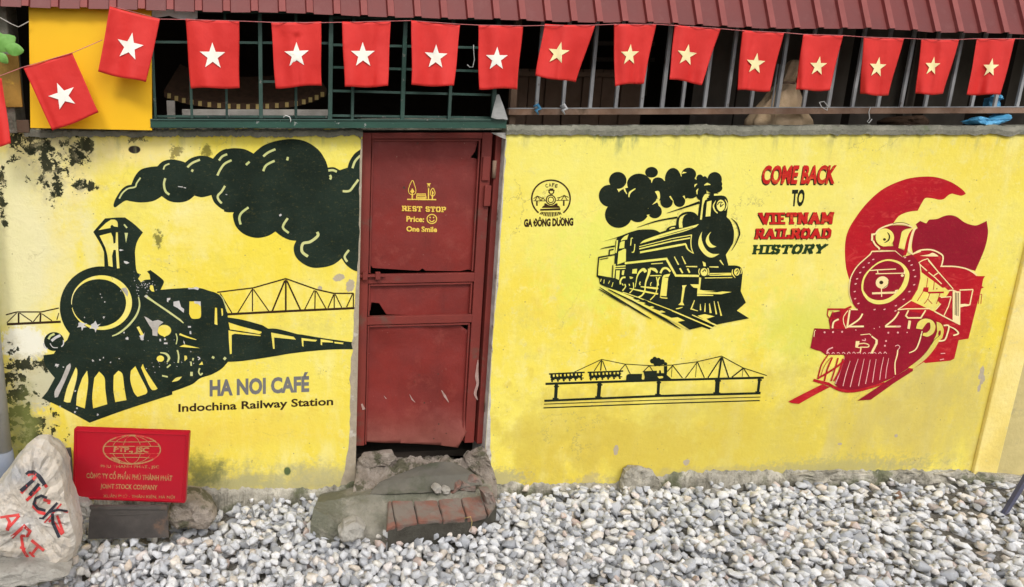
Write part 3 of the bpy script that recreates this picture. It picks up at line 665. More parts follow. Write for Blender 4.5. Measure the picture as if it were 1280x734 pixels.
# beige cloth bundle tied at its neck
bd = thing('cloth_bundle', 'beige cloth bundle tied at the neck hanging behind the bars', 'cloth bundle', on_y(975, 155, .14))
def bundle(name, rows, y, mat, parent, fold=.16, nf=9):
    bm = bmesh.new(); rings = []
    for (py, xa, xb) in rows:
        a, b = on_y(xa, py, y), on_y(xb, py, y); c = (a+b)/2; r = abs(b.x-a.x)/2; ring = []
        for j in range(40):
            t = 2*math.pi*j/40; k = 1+fold*math.sin(t*nf+py*.05)*.5+.06*mnoise.noise(Vector((t, py*.05, 0)))
            ring.append(bm.verts.new((c.x+r*k*math.cos(t), y+r*.6*k*math.sin(t), c.z)))
        rings.append(ring)
    for a, b in zip(rings[:-1], rings[1:]):
        for j in range(40): bm.faces.new((a[j], a[(j+1) % 40], b[(j+1) % 40], b[j]))
    bm.faces.new(rings[0]); bm.faces.new(rings[-1]); return from_bm(name, bm, mat, parent, True)
bundle('skirt', [(160, 936, 1012), (150, 938, 1010), (138, 945, 1003), (125, 955, 999), (115, 962, 997), (108, 968, 996), (103, 975, 993)], .20, M['cloth'], bd)
bundle('tied_head', [(103, 976, 992), (97, 979, 994), (90, 981, 998), (83, 983, 1000), (78, 986, 1000), (75, 990, 997)], .20, M['cloth'], bd, .3, 6)
tube('tie', [on_y(976, 104, .13), on_y(984, 103, .12), on_y(993, 104, .13)], .006, M['plank'], bd)
# blue plastic bag
bb = thing('plastic_bag', 'crumpled bright blue plastic bag behind the bars at far right', 'plastic bag', on_y(1240, 155, .12))
def crumple(name, pxpts, y0, y1, mat, parent, amp, seed): return lump(name, pxpts, y0, y1, mat, parent, amp, seed=seed)
crumple('bag_body', [(1216, 152), (1224, 147), (1240, 149), (1256, 146), (1268, 142), (1266, 147), (1252, 153), (1236, 157), (1220, 156)], .02, .09, M['blue'], bb, .02, 3)
crumple('bag_neck', [(1244, 120), (1250, 117), (1254, 124), (1252, 134), (1248, 142), (1240, 142), (1242, 132)], .09, .15, M['blue'], bb, .015, 5)
lump('basket', [(1122, 152), (1135, 146), (1160, 144), (1168, 151), (1165, 162), (1125, 162)], .14, .3, M['wicker'], None, .006, seed=2, label='dark low basket behind the rail right of centre', cat='basket')
# wicker tray with pale straw checks behind the green grille
wt = thing('woven_tray', 'large round dark woven tray with pale checks on its rim behind the grille', 'tray', on_y(300, 140, .25))
def tray():
    bm = bmesh.new(); rim = [(205, 118), (225, 125), (250, 130), (280, 133), (310, 134), (340, 133), (370, 130), (392, 124), (408, 116)]
    P = catmull(rim); top = [on_y(x, y-5, .25) for x, y in P]; bot = [on_y(x, y+3, .25) for x, y in P]; upx = [on_y(x*.8+61, y-38, .45) for x, y in P]
    a = [bm.verts.new(p) for p in top]; b = [bm.verts.new(p) for p in bot]; c = [bm.verts.new(p) for p in upx]; d = [bm.verts.new(p+Vector((0, .12, .0))) for p in bot]
    for i in range(len(P)-1):
        bm.faces.new((a[i], a[i+1], b[i+1], b[i])); bm.faces.new((c[i], c[i+1], a[i+1], a[i])); bm.faces.new((b[i], b[i+1], d[i+1], d[i]))
    from_bm('tray_body', bm, M['wicker'], wt)
    for i in range(2, len(P)-2, 2):
        if i % 4 == 0 or True:
            x, y = P[i]; px_prism('straw_check', [(x-2.2, y-3.5), (x+2.2, y-3.5), (x+2.2, y+2.5), (x-2.2, y+2.5)], .244, .2495, M['straw'], wt)
tray()
box('bench_plank', on_y(228, 142, .2).x, on_y(412, 142, .2).x, .16, .30, on_y(300, 146, .2).z, on_y(300, 137, .2).z, M['bare'], None, .004, label='pale grey plank lying behind the bottom of the green grille', cat='plank')
box('timber_prop', on_y(209, 140, .18).x, on_y(219, 140, .18).x, .16, .2, on_y(215, 148, .18).z, on_y(215, 126, .18).z, M['bare'], None, .003, label='short grey timber prop behind the grille by the yellow board', cat='timber')

# ---- bright yellow board
yb = px_prism('yellow_board', [(35.5, -20), (189, -20), (190, 163), (38, 160)], -.075, -.06, M['orange'], None, label='plain bright yellow rectangular board fixed above the left wall', cat='board')
# ---- white sheet under the awning
sh = bmesh.new(); g_ = [[on_y(190+57*i/8, 4, -.085), on_y(190+57*i/8, (20 if i < 4 else 22.5)+1.5*math.sin(i*1.3)+i*.25, -.05)] for i in range(9)]
vv = [[sh.verts.new(p+Vector((0, .006*math.sin(i*2.1), 0))) for p in r_] for i, r_ in enumerate(g_)]
for i in range(8): sh.faces.new((vv[i][0], vv[i+1][0], vv[i+1][1], vv[i][1]))
from_bm('plastic_sheet', sh, M['plasticwhite'], None, True, label='strip of white plastic sheet hanging below the awning beside the yellow board', cat='plastic sheet')

# ---- far left: concrete post, ochre block, leaves, pipe
box('concrete_post', on_y(-60, 60, .0).x, on_y(14, 60, .0).x, -.03, .15, zt-.02, 3.0, M['cement'], None, .006, label='dark rough concrete post at the top left corner', cat='post')
box('ochre_block', on_y(-60, 100, -.05).x, on_y(25, 100, -.05).x, -.05, -.032, on_y(10, 134, -.05).z, on_y(10, 68, -.05).z, simple('ochre_paint', (.36, .20, .04), (.22, .13, .03), 9, .9, .5, dirt=(.5, .3, .04), dscale=14), None, .003, label='grimy ochre painted block below the leaves at top left', cat='block')
box('timber_sill', on_y(-60, 155, -.02).x, on_y(36, 155, -.02).x, -.02, WT, on_y(10, 166, -.02).z, on_y(10, 150, -.02).z, M['plank'], None, .003, label='dark timber sill at the top left corner of the wall', cat='sill')
lf = thing('leafy_sprig', 'small sprig of bright green leaves at the left edge', 'plant', on_y(4, 60, -.12))
def leaf(cx, cy, ang, L, W, parent, y=-.13, tilt=.3):
    bm = bmesh.new(); c = on_y(cx, cy, y); ca, sa = math.cos(ang), math.sin(ang); n = 7; mid, lft, rgt = [], [], []
    for i in range(n+1):
        t = i/n; wd = W*math.sin(math.pi*min(1, t*.95+.03))**.75*PX; x = L*PX*t; b = -.010*math.sin(math.pi*t)
        for lst, s_ in ((mid, 0), (lft, 1), (rgt, -1)):
            u, v = x, s_*wd; lst.append(bm.verts.new((c.x+u*ca-v*sa, y+b+abs(s_)*.006+tilt*v*s_*.2, c.z+u*sa+v*ca)))
    for i in range(n): bm.faces.new((mid[i], mid[i+1], lft[i+1], lft[i])); bm.faces.new((mid[i+1], mid[i], rgt[i], rgt[i+1]))
    return from_bm('leaf', bm, M['leaf'], parent, True)
leaf(-6, 62, .55, 26, 9, lf); leaf(6, 60, -.15, 20, 7, lf, -.14); leaf(-2, 66, -.9, 14, 5, lf, -.15); leaf(-14, 52, .2, 20, 8, lf, -.12)
tube('stem', [on_y(-20, 80, -.12), on_y(-8, 68, -.12), on_y(6, 60, -.13)], .003, M['leaf'], lf)
tube('twig', [on_y(0, 22, -.1), on_y(14, 30, -.1), on_y(23, 34, -.1), on_y(36, 27, -.1)], .0022, M['bare'], None, label='thin bare twig by the concrete post at top left', cat='twig')
pipe = thing('drain_pipe', 'pale grey vertical pipe at the left edge of the mural wall', 'pipe', on_y(2, 590, -.1))
pxc = on_y(6, 560, -.09).x-.012
tube('pipe_shaft', [(pxc-.0, -.09, on_y(5, 563, -.09).z), (pxc-.0, -.09, on_y(0, 330, -.09).z), (pxc-.0, -.09, zt-.25)], .045, M['pipe'], pipe, 20)
tube('pipe_sleeve', [(pxc, -.09, gz(0)-.1), (pxc, -.09, on_y(5, 583, -.09).z), (pxc, -.09, on_y(5, 563, -.09).z)], .05, M['bluegrey'], pipe, 20, rr=[.052, .055, .050])

# ---------------------------------------------------------------- door
DY = .07
dr = thing('metal_door', 'oxide red sheet metal door with yellow Rest Stop stencil and torn corner', 'door', (on_y(525, 555, DY).x, DY, .2))
X = lambda px, py: on_y(px, py, DY).x
Zd = lambda py, px=525: on_y(px, py, DY).z
dl, drx = X(446, 380), X(602, 380)
ztop, zbot = Zd(163), Zd(554)
def dbox(name, a, b, c, d, y0, y1, mat=None, parent=dr, bev=.003):  # a,b x metres; c,d rows
    return box(name, a, b, y0, y1, Zd(d), Zd(c), mat or M['doorframe'], parent, bev)
st_l = X(459, 380); st_r = X(590, 380)
dbox('stile', dl, st_l, 166, 553, DY-.012, DY+.02); dbox('stile', st_r, drx, 166, 555, DY-.012, DY+.02)
dbox('top_rail', st_l, st_r, 166, 173.5, DY-.011, DY+.02)
dbox('lock_rail', st_l, st_r, 342, 353, DY-.013, DY+.02); dbox('mid_rail', st_l, st_r, 394, 404, DY-.013, DY+.02)
# narrow mouldings round the three panels
for (a, b) in ((174.5, 340), (354, 393), (405, 552)):
    for xx in (st_l+.004, st_r-.016): box('moulding', xx, xx+.008, DY-.010, DY+.004, Zd(b), Zd(a), M['doorframe'], dr, .002)
    box('moulding', st_l+.013, st_r-.017, DY-.010, DY+.004, Zd(a+2), Zd(a), M['doorframe'], dr, .001)
def panel(name, pts):
    bm = bmesh.new(); prism_bm(bm, [((q := on_y(x, y, DY+.008)).x, q.z) for x, y in pts], DY+.008, DY+.010); return from_bm(name, bm, M['doorred'], dr)
panel('panel', [(455, 172), (596, 174), (597, 178), (594, 189), (588, 197), (598, 199), (600, 206), (596, 213), (596, 231), (594, 236), (596, 239), (592, 338), (584, 337), (575, 339), (532, 338.5), (528, 335.5), (524, 338.5), (498, 337), (466, 335), (463, 331), (455, 330)])
panel('panel', [(455, 352), (592, 355), (591, 396), (483, 393), (479, 387), (474, 379), (464, 378), (463, 388), (455, 392)])
# bottom panel: buckled sheet with its lower right corner torn away
def buckled():
    top = [(455, 403), (575, 406), (581, 411), (584, 413), (585, 407), (590, 406)]
    right = [(590, 470), (588.5, 500), (586, 515), (583, 522), (584, 527), (586, 531), (581, 540), (576, 548), (571, 558)]; bot = [(550, 556.5), (520, 555), (500, 553.5), (480, 552.8), (455, 552)]
    pts = top+right+bot; flat = [on_y(x, y, DY+.008) for x, y in pts]
    # grid triangulation clipped to the outline
    xs = [p.x for p in flat]; zs = [p.z for p in flat]; n, m_ = 26, 30; bm = bmesh.new(); poly = [(p.x, p.z) for p in flat]
    def inside(x, z):
        c = False; j = len(poly)-1
        for i in range(len(poly)):
            xi, zi = poly[i]; xj, zj = poly[j]
            if (zi > z) != (zj > z) and x < (xj-xi)*(z-zi)/(zj-zi)+xi: c = not c
            j = i
        return c
    from mathutils.geometry import delaunay_2d_cdt
    P2 = [Vector(p) for p in poly]+[Vector((min(xs)+(max(xs)-min(xs))*(i+.5)/n, min(zs)+(max(zs)-min(zs))*(j+.5)/m_)) for i in range(n) for j in range(m_) if inside(min(xs)+(max(xs)-min(xs))*(i+.5)/n, min(zs)+(max(zs)-min(zs))*(j+.5)/m_)]
    vo, eo, fo, *_ = delaunay_2d_cdt(P2, [], [list(range(len(poly)))], 2, 1e-6)
    cx, cz = on_y(572, 550, DY).x, on_y(572, 550, DY).z
    vs = []
    for v in vo:
        d = math.hypot(v.x-cx, (v.y-cz)*.8); curl = max(0, 1-d/.17)**1.6
        w_ = .006*mnoise.noise(Vector((v.x*4, v.y*4, 2)))+.003*mnoise.noise(Vector((v.x*11, v.y*11, 4)))
        vs.append((v.x, DY+.006+w_*1.6-.022*curl, v.y))
    o = mesh('torn_panel', vs, [list(f) for f in fo], M['doorred'], dr, True, label='buckled lower door panel with its bottom right corner torn and curled')
    md = o.modifiers.new('thickness', 'SOLIDIFY'); md.thickness = .0015
buckled()
# bolt, hinges, lock plates
box('bolt', X(447, 342), X(480, 342), DY-.032, DY-.014, Zd(344), Zd(341), M['doorframe'], dr, .002)
for a in (452, 468): box('bolt_keeper', X(a, 342), X(a+6, 342), DY-.036, DY-.0125, Zd(347), Zd(338), M['doorframe'], dr, .002)
box('lock_box', X(604, 230), X(612, 230), DY-.03, DY-.0125, Zd(258), Zd(232), M['doorframe'], dr, .003)
box('top_plate', X(602, 200), X(611, 200), DY-.024, DY-.0125, Zd(226), Zd(196), M['doorframe'], dr, .003)
for r_ in (212, 505): tube('hinge', [(X(606 if r_ > 300 else 616, r_), DY-.02, Zd(r_+11)), (X(606 if r_ > 300 else 616, r_), DY-.02, Zd(r_-11))], .011, M['rustrail'], dr, 8)
# frame strip the door hangs on
fx0, fx1 = X(605.5, 380), X(617, 380)
fs_ = box('door_frame', fx0, fx1, DY-.02, DY+.05, Zd(556), Zd(167), M['doorframe'], None, .003, label='narrow red frame strip the metal door is hinged on, flaking at its foot', cat='door frame')
# reveal beside the door: rough plaster jamb
jb = bmesh.new(); prism_bm(jb, [(fx1, Zd(612)), (xr-.0015, Zd(612)), (xr-.0015, ztr-.03), (fx1, ztr-.03)], .0015, .2025)
from_bm('jamb', jb, M['whitewash'], wr)
# concrete lintel stub above door behind the channel
box('lintel', xl+.001, xr-.001, .05, .16, ztop+.001, ztop+.06, M['coping'], wr, .002)

# ragged plaster edges painted no colour, either side of the door
pe = Paint(0, .0012, .0004)
def ragged(mat, left, right, seed, amp=1.6, n=50):
    """strip between two pixel polylines given by rows"""
    r = random.Random(seed); L_, R_ = [], []
    y0, y1 = left[0][1], left[-1][1]
    def at(pl_, y):
        for a, b in zip(pl_[:-1], pl_[1:]):
            if a[1] <= y <= b[1]: return a[0]+(b[0]-a[0])*(y-a[1])/(b[1]-a[1])
        return pl_[-1][0]
    for i in range(n+1):
        y = y0+(y1-y0)*i/n; k = mnoise.noise(Vector((y*.09, seed, 0)))*amp*1.4+mnoise.noise(Vector((y*.4, seed, 2)))*amp
        L_.append((at(left, y)+(k if left is not R0 else 0), y)); R_.append((at(right, y)+(k if left is R0 else 0), y))
    pe.raw(mat, L_+R_, [(i, i+1, n+2+i, n+1+i) for i in range(n)])
R0 = None
def vedge(x): return [to_px((x, 0, on_y(600, y).z)) for y in (166, 260, 350, 440, 540, 604)]
eR = [(a+.3, b) for a, b in vedge(xl)]
ragged('bareedge', [(452, 166), (449.5, 200), (449, 300), (445, 360), (441, 420), (438, 470), (437, 540), (432, 585), (425, 606)], eR, 3)
pe.build(wl, {'bareedge': 'bare_edge'})
pe = Paint(0, .0012, .0004); 
eL = [(a+.2, b) for a, b in vedge(xr)]
R0 = eL
xr_px = lambda y: 0
ragged('whitewash', R0, [(633.5, 166), (628, 260), (623, 350), (616, 420), (613.5, 470), (613, 540), (614, 604)], 5, 1.4)
pe.build(wr, {'whitewash': 'flaking_edge'})

# ---------------------------------------------------------------- murals (flat print on the walls)
# --- smoke of the big locomotive
ZF, ZG = Z(130, 165, 7.34), Z(280, 165, 4.078)
def both(t1, t2):  # outline mixing two measuring frames
    return outline(ZF, t1), outline(ZG, t2)
p = Paint()
o1 = outline(ZF, '110 690, 92 690, 86 670 | 105 615, 155 535, 205 495, 250 485 | 285 405, 340 345, 420 322, 490 315 | 540 270, 620 252, 700 265, 745 280 | 800 240, 880 218, 950 225, 1000 245 | 1050 190, 1110 158, 1180 148 | 1180 700 | 1120 718, 1070 700, 1010 645, 985 580 | 900 600, 830 585 | 770 630, 690 648, 600 635, 530 590 | 450 635, 340 648, 250 638, 200 630, 150 660, 110 690')
o2 = outline(ZG, '0 92 | 40 83, 90 85, 120 94, 150 110 | 200 70, 270 45, 350 36, 420 50, 480 90, 515 140, 530 182 | 560 180, 590 195 | 630 182 | 640 150, 665 112, 697 88 | 695 400, 690 714 | 660 705, 625 680, 600 645 | 560 675, 510 690, 450 692, 400 670, 365 635, 355 590, 368 555 | 330 550, 290 530, 262 508 | 220 532, 160 540, 100 520, 60 480, 45 430, 50 410 | 20 410, 0 406')
# join at the seam: left part ends where right part starts
xs_ = 290.8
a1 = [q for q in o1 if q[0] < xs_]; p.pts('black', [(min(q[0], 284), q[1]) for q in o1]); p.pts('black', [(max(q[0], 280), q[1]) for q in o2])
p.lines('palehl', ZF, '140 612 170 560 220 520 285 505 300 470 335 420; 545 345 560 310 600 292', 1.9)
p.lines('palehl', ZF, '562 425 550 480 565 545 600 575; 765 325 810 285 880 255; 815 345 805 365', 2.7)
p.lines('palehl', ZF, '1055 262 1085 225 1130 205; 1040 400 1070 340 1110 290 1170 260; 1110 495 1080 545 1045 585 1050 620 1080 655', 2.7)
p.lines('palehl', ZG, '200 125 225 105 262 88; 200 200 215 170 258 147; 112 168 130 152; 322 145 326 128; 532 197 555 195 575 203; 540 220 545 232 540 242; 655 185 668 150 695 120; 605 302 640 300 665 270 685 243; 85 472 78 440 90 412 125 385; 325 440 300 485 330 515; 637 602 615 635 628 662', 2.8)
p.lines('palehl', ZG, '475 510 478 530 440 560 402 570 398 610 428 635', 3.4); p.lines('chip', ZG, '285 420 290 428', 3)
for q in ((225.5, 233.3, 6), (231, 234.5, 3), (283, 243, 2)): p.line('chip', PXL, f'{q[0]-q[2]/2} {q[1]} {q[0]+q[2]/2} {q[1]+.6}', .9)
p.build(wl, {'black': 'smoke_painting', 'palehl': 'brush_highlight', 'chip': 'paint_chip'}, {'black': 'long black smoke trail painted across the wall'})

# --- big black locomotive
ZA, ZB, ZC, ZD, ZE, ZH, ZK = Z(40, 260, 8), Z(160, 320, 8), Z(40, 340, 8), Z(40, 420, 6.675), Z(160, 390, 6.675), Z(220, 330, 4.08), Z(0, 330, 4.08)
p = Paint()
# bridge behind
for z_, t, w_ in ((ZH, '210 145 395 122 560 75 715 130 805 150 905 150', 1.7),): 
    v = [float(a) for a in t.split()]; pts_ = [z_(v[i], v[i+1]) for i in range(0, len(v), 2)]
    for a, b in zip(pts_[:-1], pts_[1:]): p.lp('brown', [a, b], w_, False)
p.line('brown', ZH, '262 257 590 240 920 225', 2.9, False)
p.lines('brown', ZH, '390 125 390 242; 710 135 708 232; 807 155 807 227; 905 150 905 225', 1.5, False); p.line('brown', ZH, '560 80 560 240', 2.2, False)
p.lines('brown', ZH, '225 150 285 250; 390 128 315 250; 395 130 475 243; 705 135 655 235; 715 138 765 228; 805 155 775 225; 812 155 845 222; 900 155 870 220', 1.4, False)
p.lines('brown', ZH, '555 85 490 243; 565 85 635 235', 2, False)
p.lines('brown', ZK, '30 260 85 245; 85 245 210 245; 210 245 300 225', 1.6, False); p.line('brown', ZK, '35 308 310 295', 3, False)
p.lines('brown', ZK, '95 250 95 305; 208 250 205 295', 2.2, False); p.lines('brown', ZK, '85 250 35 300; 100 250 165 295; 205 250 170 295; 215 255 265 290; 300 250 290 285', 1.3, False)
# chimney, boiler disc, body
p.poly('black', ZA, '612 240 | 730 105 | 850 96, 930 95 | 1020 160, 1110 245 | 1060 320, 1035 400, 1028 520, 1045 640 | 1060 760 | 725 760 | 722 500, 715 430, 690 370 | 655 310, 612 240')
p.ell('black', PXL, 127, 384, 52.3, 51, n=56)
p.poly('black', PXL, '168.7 316 | 170 335, 172 341.5 | 176.2 343.1 | 172.5 348.5 | 176.2 353.1 | 181 350, 188 349.4 | 186.9 343 | 183.7 339.3 | 188.1 337.6 | 203.8 350, 203.8 356 | 200.6 362.4 | 222.5 360.6, 247.5 360, 260 363.1, 272.5 367.5, 280 376, 284 390, 285.2 403, 286.3 420, 284.5 453 | 276.8 461.2, 265 468, 250 473.1, 241 480, 226 486, 215.4 489.6 | 215.4 493.3 | 194.4 500 | 152 514, 112 528.5 | 89.4 516, 70 506, 52 498 | 59.5 489 | 68.5 472.5 | 61 463.5, 55.7 454.5, 54.2 444 | 67 442.5 | 70 438 | 84 425 | 88 415 | 82 395 | 165 345')
p.ell('black', PXL, 67.6, 427, 12.6, 11.8)
p.line('palehl', ZC, '165 672 185 640 225 620', 2.6); p.line('chip', ZC, '195 690 240 655 285 635', 3.2); p.line('chip', ZD, '95 60 105 95 130 105', 1.2); p.line('chip', ZD, '262 35 262 70 245 90', 1.4); p.line('chip', ZD, '150 62 175 95 215 98', 1)
p.poly('plaster', ZA, '665 222 | 740 150 | 790 118 | 828 118, 850 135, 858 160 | 858 190 | 820 185 | 800 168 | 785 182 | 785 200')
p.poly('plaster', ZA, '675 278 | 790 248 | 808 290 | 815 358 | 835 350 | 840 245 | 858 245 | 862 400 | 875 602 | 850 605 | 838 420 | 815 420 | 800 480 | 808 590 | 765 580 | 755 480 | 735 400')
p.line('palehl', ZA, '920 165 950 200', 2); p.poly('palehl', ZA, '926 250 | 960 250 | 940 350'); p.poly('chip', ZA, '868 420 | 885 412 | 918 422 | 885 432'); p.poly('chip', ZA, '918 530 | 950 535 | 975 550 | 945 562 | 922 548')
p.ell('plaster', ZC, 696, 307, 304, 273, n=56); p.ell('black', ZC, 670, 310, 271, 238, n=56); p.line('black', ZC, '394 325 394 362', 2.2, False)
p.line('palehl', ZC, '800 642 870 612 960 540 1040 440 1075 340 1065 250', [1, 2.2, 2.6, 2.4, 2, 1.2])
def star(z, cx, cy, r, seed):
    q = random.Random(seed); n = 12; return [z(cx+r*(1 if i % 2 else .62)*q.uniform(.5, 1.3)*math.cos(2*math.pi*i/n), cy+r*(1 if i % 2 else .62)*q.uniform(.5, 1.25)*math.sin(2*math.pi*i/n)) for i in range(n)]
for a in ((500, 535, 50, 1), (635, 545, 55, 3), (718, 454, 15, 4), (950, 665, 18, 5), (727, 300, 8, 6), (697, 256, 9, 7), (525, 456, 9, 8), (920, 608, 12, 9), (1100, 668, 20, 11), (683, 222, 7, 12)): p.pts('chip', star(ZC, *a))
p.poly('bare', ZC, '890 165 | 940 155 | 960 200, 955 250 | 925 210')
slots = ['318 228 | 320 270, 270 390, 215 510 | 190 515 | 190 460, 240 370, 290 250', '365 262 | 378 290, 370 370, 320 555 | 290 555, 265 545 | 290 440, 340 320', '460 290 | 468 400, 440 605 | 368 580 | 380 470, 420 350',
 '560 298 | 605 350, 612 450, 628 570 | 510 605 | 503 500, 520 350', '720 290 | 755 320, 770 430, 788 535 | 695 552 | 680 450, 682 330', '862 253 | 900 330, 960 450, 950 485 | 880 508 | 850 470, 820 370, 825 290', '925 233 | 950 290, 1048 440 | 1020 452, 985 430, 910 265']
for i, t in enumerate(slots): p.poly('plaster' if i else 'bare', ZD, t)
for a in ((208, 245, 20, 1), (262, 260, 8, 2), (235, 590, 10, 3), (358, 635, 12, 4), (375, 603, 10, 5), (360, 460, 9, 6), (566, 200, 10, 7), (596, 182, 9, 8), (655, 222, 8, 9), (728, 190, 7, 10), (508, 206, 12, 11), (548, 657, 12, 12), (795, 22, 14, 13), (915, 22, 16, 14)): p.pts('chip', star(ZD, *a))
p.ell('plaster', ZE, 303, 155, 57, 47); p.poly('plaster', ZE, '280 190 | 325 190 | 305 212')
p.poly('bare', ZE, '135 38 | 160 48 | 205 78 | 250 66 | 295 85 | 258 118 | 248 160 | 245 202 | 205 196 | 203 150 | 170 100')
p.poly('plaster', ZE, '72 128 | 92 120 | 130 188 | 108 198'); p.poly('chip', ZE, '92 200 | 128 190 | 138 170 | 126 240 | 112 225')
p.line('palehl', ZB, '172 398 260 460 400 555 520 640 555 672', [3.4, 2.2, 2.4, 2.2, 1.2], False); p.pts('chip', star(ZB, 183, 405, 18, 4))
p.poly('plaster', ZB, '615 455 | 725 455 | 730 600, 700 628 | 640 626, 612 580'); p.poly('chip', ZB, '660 452 | 726 456 | 727 505 | 700 480 | 665 475')
p.poly('chip', ZB, '455 458 | 512 448 | 530 510 | 562 532 | 556 568 | 498 522 | 455 500'); p.poly('chip', ZB, '598 318 | 650 322 | 680 308 | 712 322 | 700 342 | 660 330 | 605 334')
p.poly('chip', ZB, '390 422 | 425 420 | 420 440 | 405 445 | 402 465 | 390 455'); p.poly('plaster', ZB, '870 518 | 890 520 | 894 692 | 865 682'); p.poly('plaster', ZB, '930 525 | 948 528 | 950 588, 938 600')
p.line('palehl', ZB, '912 385 950 430 980 520 990 560', [.4, 1.2, 1.2, .4])
p.poly('plaster', ZB, '225 292 | 250 296 | 264 358 | 236 352, 216 325')
r_ = random.Random(5)
for i in range(46): p.pts('chip', star(ZB, r_.gauss(130, 55), r_.gauss(300, 45), r_.uniform(3, 8), i))
for i in range(26): p.pts('chip', star(ZE, r_.uniform(60, 620), r_.uniform(230, 520), r_.uniform(2, 6), i))
p.lines('plaster', ZE, '430 185 490 208 570 232', [2.4, 2, .8]); p.poly('plaster', ZE, '428 290 | 470 272 | 600 302 | 520 298')
p.lines('palehl', ZE, '412 318 423 370 418 425; 355 440 325 465; 285 532 332 542; 598 470 590 500 605 525 622 510; 525 415 528 450; 545 385 540 405', 1.9); p.line('palehl', ZE, '400 180 410 220 402 270', 1.4)
p.ell('plaster', ZE, 270, 390, 31, 26); p.line('palehl', ZE, '268 340 318 350 342 385 325 420', [1, 2.6, 3.2, 1.4]); p.poly('plaster', ZE, '366 585 | 400 550, 450 540 | 420 572, 366 585')
p.poly('plaster', ZE, '470 365 | 490 368, 494 392 | 472 410'); p.poly('plaster', ZE, '592 442 | 618 412 | 626 440')
p.lines('palehl', ZE, '530 500 530 535; 715 372 706 388; 815 380 800 398', 3.2); p.lines('chip', ZE, '520 160 522 185; 500 125 525 124; 300 262 330 262; 305 222 312 236; 268 225 270 245', 2); p.lines('chip', ZE, '465 245 472 268; 580 375 600 388 585 400', 1.2)
# carriages
p.poly('black', ZH, '258 272 | 340 285, 440 312 | 470 330 | 520 332, 620 358 | 640 360 | 740 377, 905 400 | 905 435 | 770 438, 600 455, 480 475, 340 495, 258 500')
p.poly('plaster', ZH, '268 298 | 330 318, 435 345 | 436 352 | 425 358 | 350 345, 275 334'); p.poly('plaster', ZH, '268 338 | 290 343, 432 363 | 430 368 | 300 356 | 284 362 | 284 458 | 275 460 | 270 400')
p.poly('plaster', ZH, '485 350 | 600 372 | 612 386 | 500 375 | 503 433 | 495 433'); p.poly('plaster', ZH, '640 378 | 720 388 | 712 396 | 650 391 | 650 422 | 643 418')
p.poly('plaster', ZH, '738 384 | 800 394 | 802 401 | 745 399 | 745 415 | 738 412'); p.poly('plaster', ZH, '806 397 | 855 402 | 850 409 | 810 405')
p.build(wl, {'black': 'locomotive_painting', 'brown': 'bridge_painting', 'plaster': 'painted_gap', 'palehl': 'brush_highlight', 'chip': 'paint_chip', 'bare': 'bare_patch'},
        {'black': 'big black steam locomotive mural with cowcatcher and flaking paint', 'brown': 'thin painted truss bridge behind the locomotive'})
p = Paint(); p.text('grey', 'HA NOI CAFÉ', [(262, 476.3), (386.5, 471.2), (386.5, 488.8), (262, 494.6)], .045); p.build(wl, {'grey': 'lettering'}, {'grey': 'grey painted lettering HA NOI CAFÉ'})
p = Paint(); p.text('brown', 'Indochina Railway Station', [(223, 505.4), (416.5, 497), (416.5, 506.2), (223, 514.8)], .026); p.build(wl, {'brown': 'lettering'}, {'brown': 'brown painted lettering Indochina Railway Station'})

# --- round café logo
ZL = Z(640, 190, 6.675); p = Paint()
arc = [ZL(325+160*math.cos(a), 390+154*math.sin(a)) for a in [math.radians(130+280*i/60) for i in range(61)]]
p.lp('brown', arc, 2.0)
for s_, cx, cy, rt in (('C', 289, 283, -16), ('A', 317, 275, -5), ('F', 344, 275, 5), ('E', 370, 284, 14)):
    hw, hh = 10, 14; c_, n_ = math.cos(math.radians(rt)), math.sin(math.radians(rt)); q = [ZL(cx+a*c_-b*n_, cy+a*n_+b*c_) for a, b in ((-hw, -hh), (hw, -hh), (hw, hh), (-hw, hh))]
    p.text('brown', s_, q, .03)
p.poly('brown', ZL, '312 305 | 345 305 | 344 312 | 356 318 | 352 340 | 340 356 | 318 356 | 304 340 | 303 318 | 314 312'); p.poly('plaster', ZL, '314 326 | 344 326 | 338 346 | 320 346')
p.ell('brown', ZL, 324, 400, 43); p.ell('plaster', ZL, 324, 400, 33); p.ell('brown', ZL, 324, 400, 27); p.ell('plaster', ZL, 324, 400, 19)
p.poly('brown', ZL, '248 467 | 258 452 | 268 448 | 272 428 | 285 430 | 300 442 | 325 448 | 350 442 | 365 430 | 378 428 | 382 448 | 394 452 | 402 467'); p.poly('brown', ZL, '235 476 | 404 469 | 403 487 | 235 491')
p.lines('brown', ZL, '180 390 212 368; 212 368 250 385; 180 408 282 409; 370 405 473 403; 375 385 405 378; 405 378 435 362; 435 362 473 380; 212 370 192 405; 214 370 240 405; 258 380 245 405; 258 380 276 405; 435 365 412 402; 437 365 462 402; 398 380 384 402', .9, False)
p.lines('brown', ZL, '208 410 208 450; 432 405 432 450', 2, False)
for i in range(13):
    t = i/12; p.line('brown', ZL, f'{248+150*t} {503-abs(t-.5)*4} {232+180*t} {522+ (18 if .15<t<.85 else 4)*math.sin(math.pi*t)}', 1.6 if i % 2 else 1.1, False)
p.text('brown', 'GA ĐÔNG DƯƠNG', [(655, 274.8), (716.7, 273.2), (716.7, 281.6), (654.8, 283.2)], .065)
p.build(wr, {'brown': 'cafe_logo', 'plaster': 'painted_gap'}, {'brown': 'small round locomotive logo reading CAFE over GA ĐÔNG DƯƠNG'})

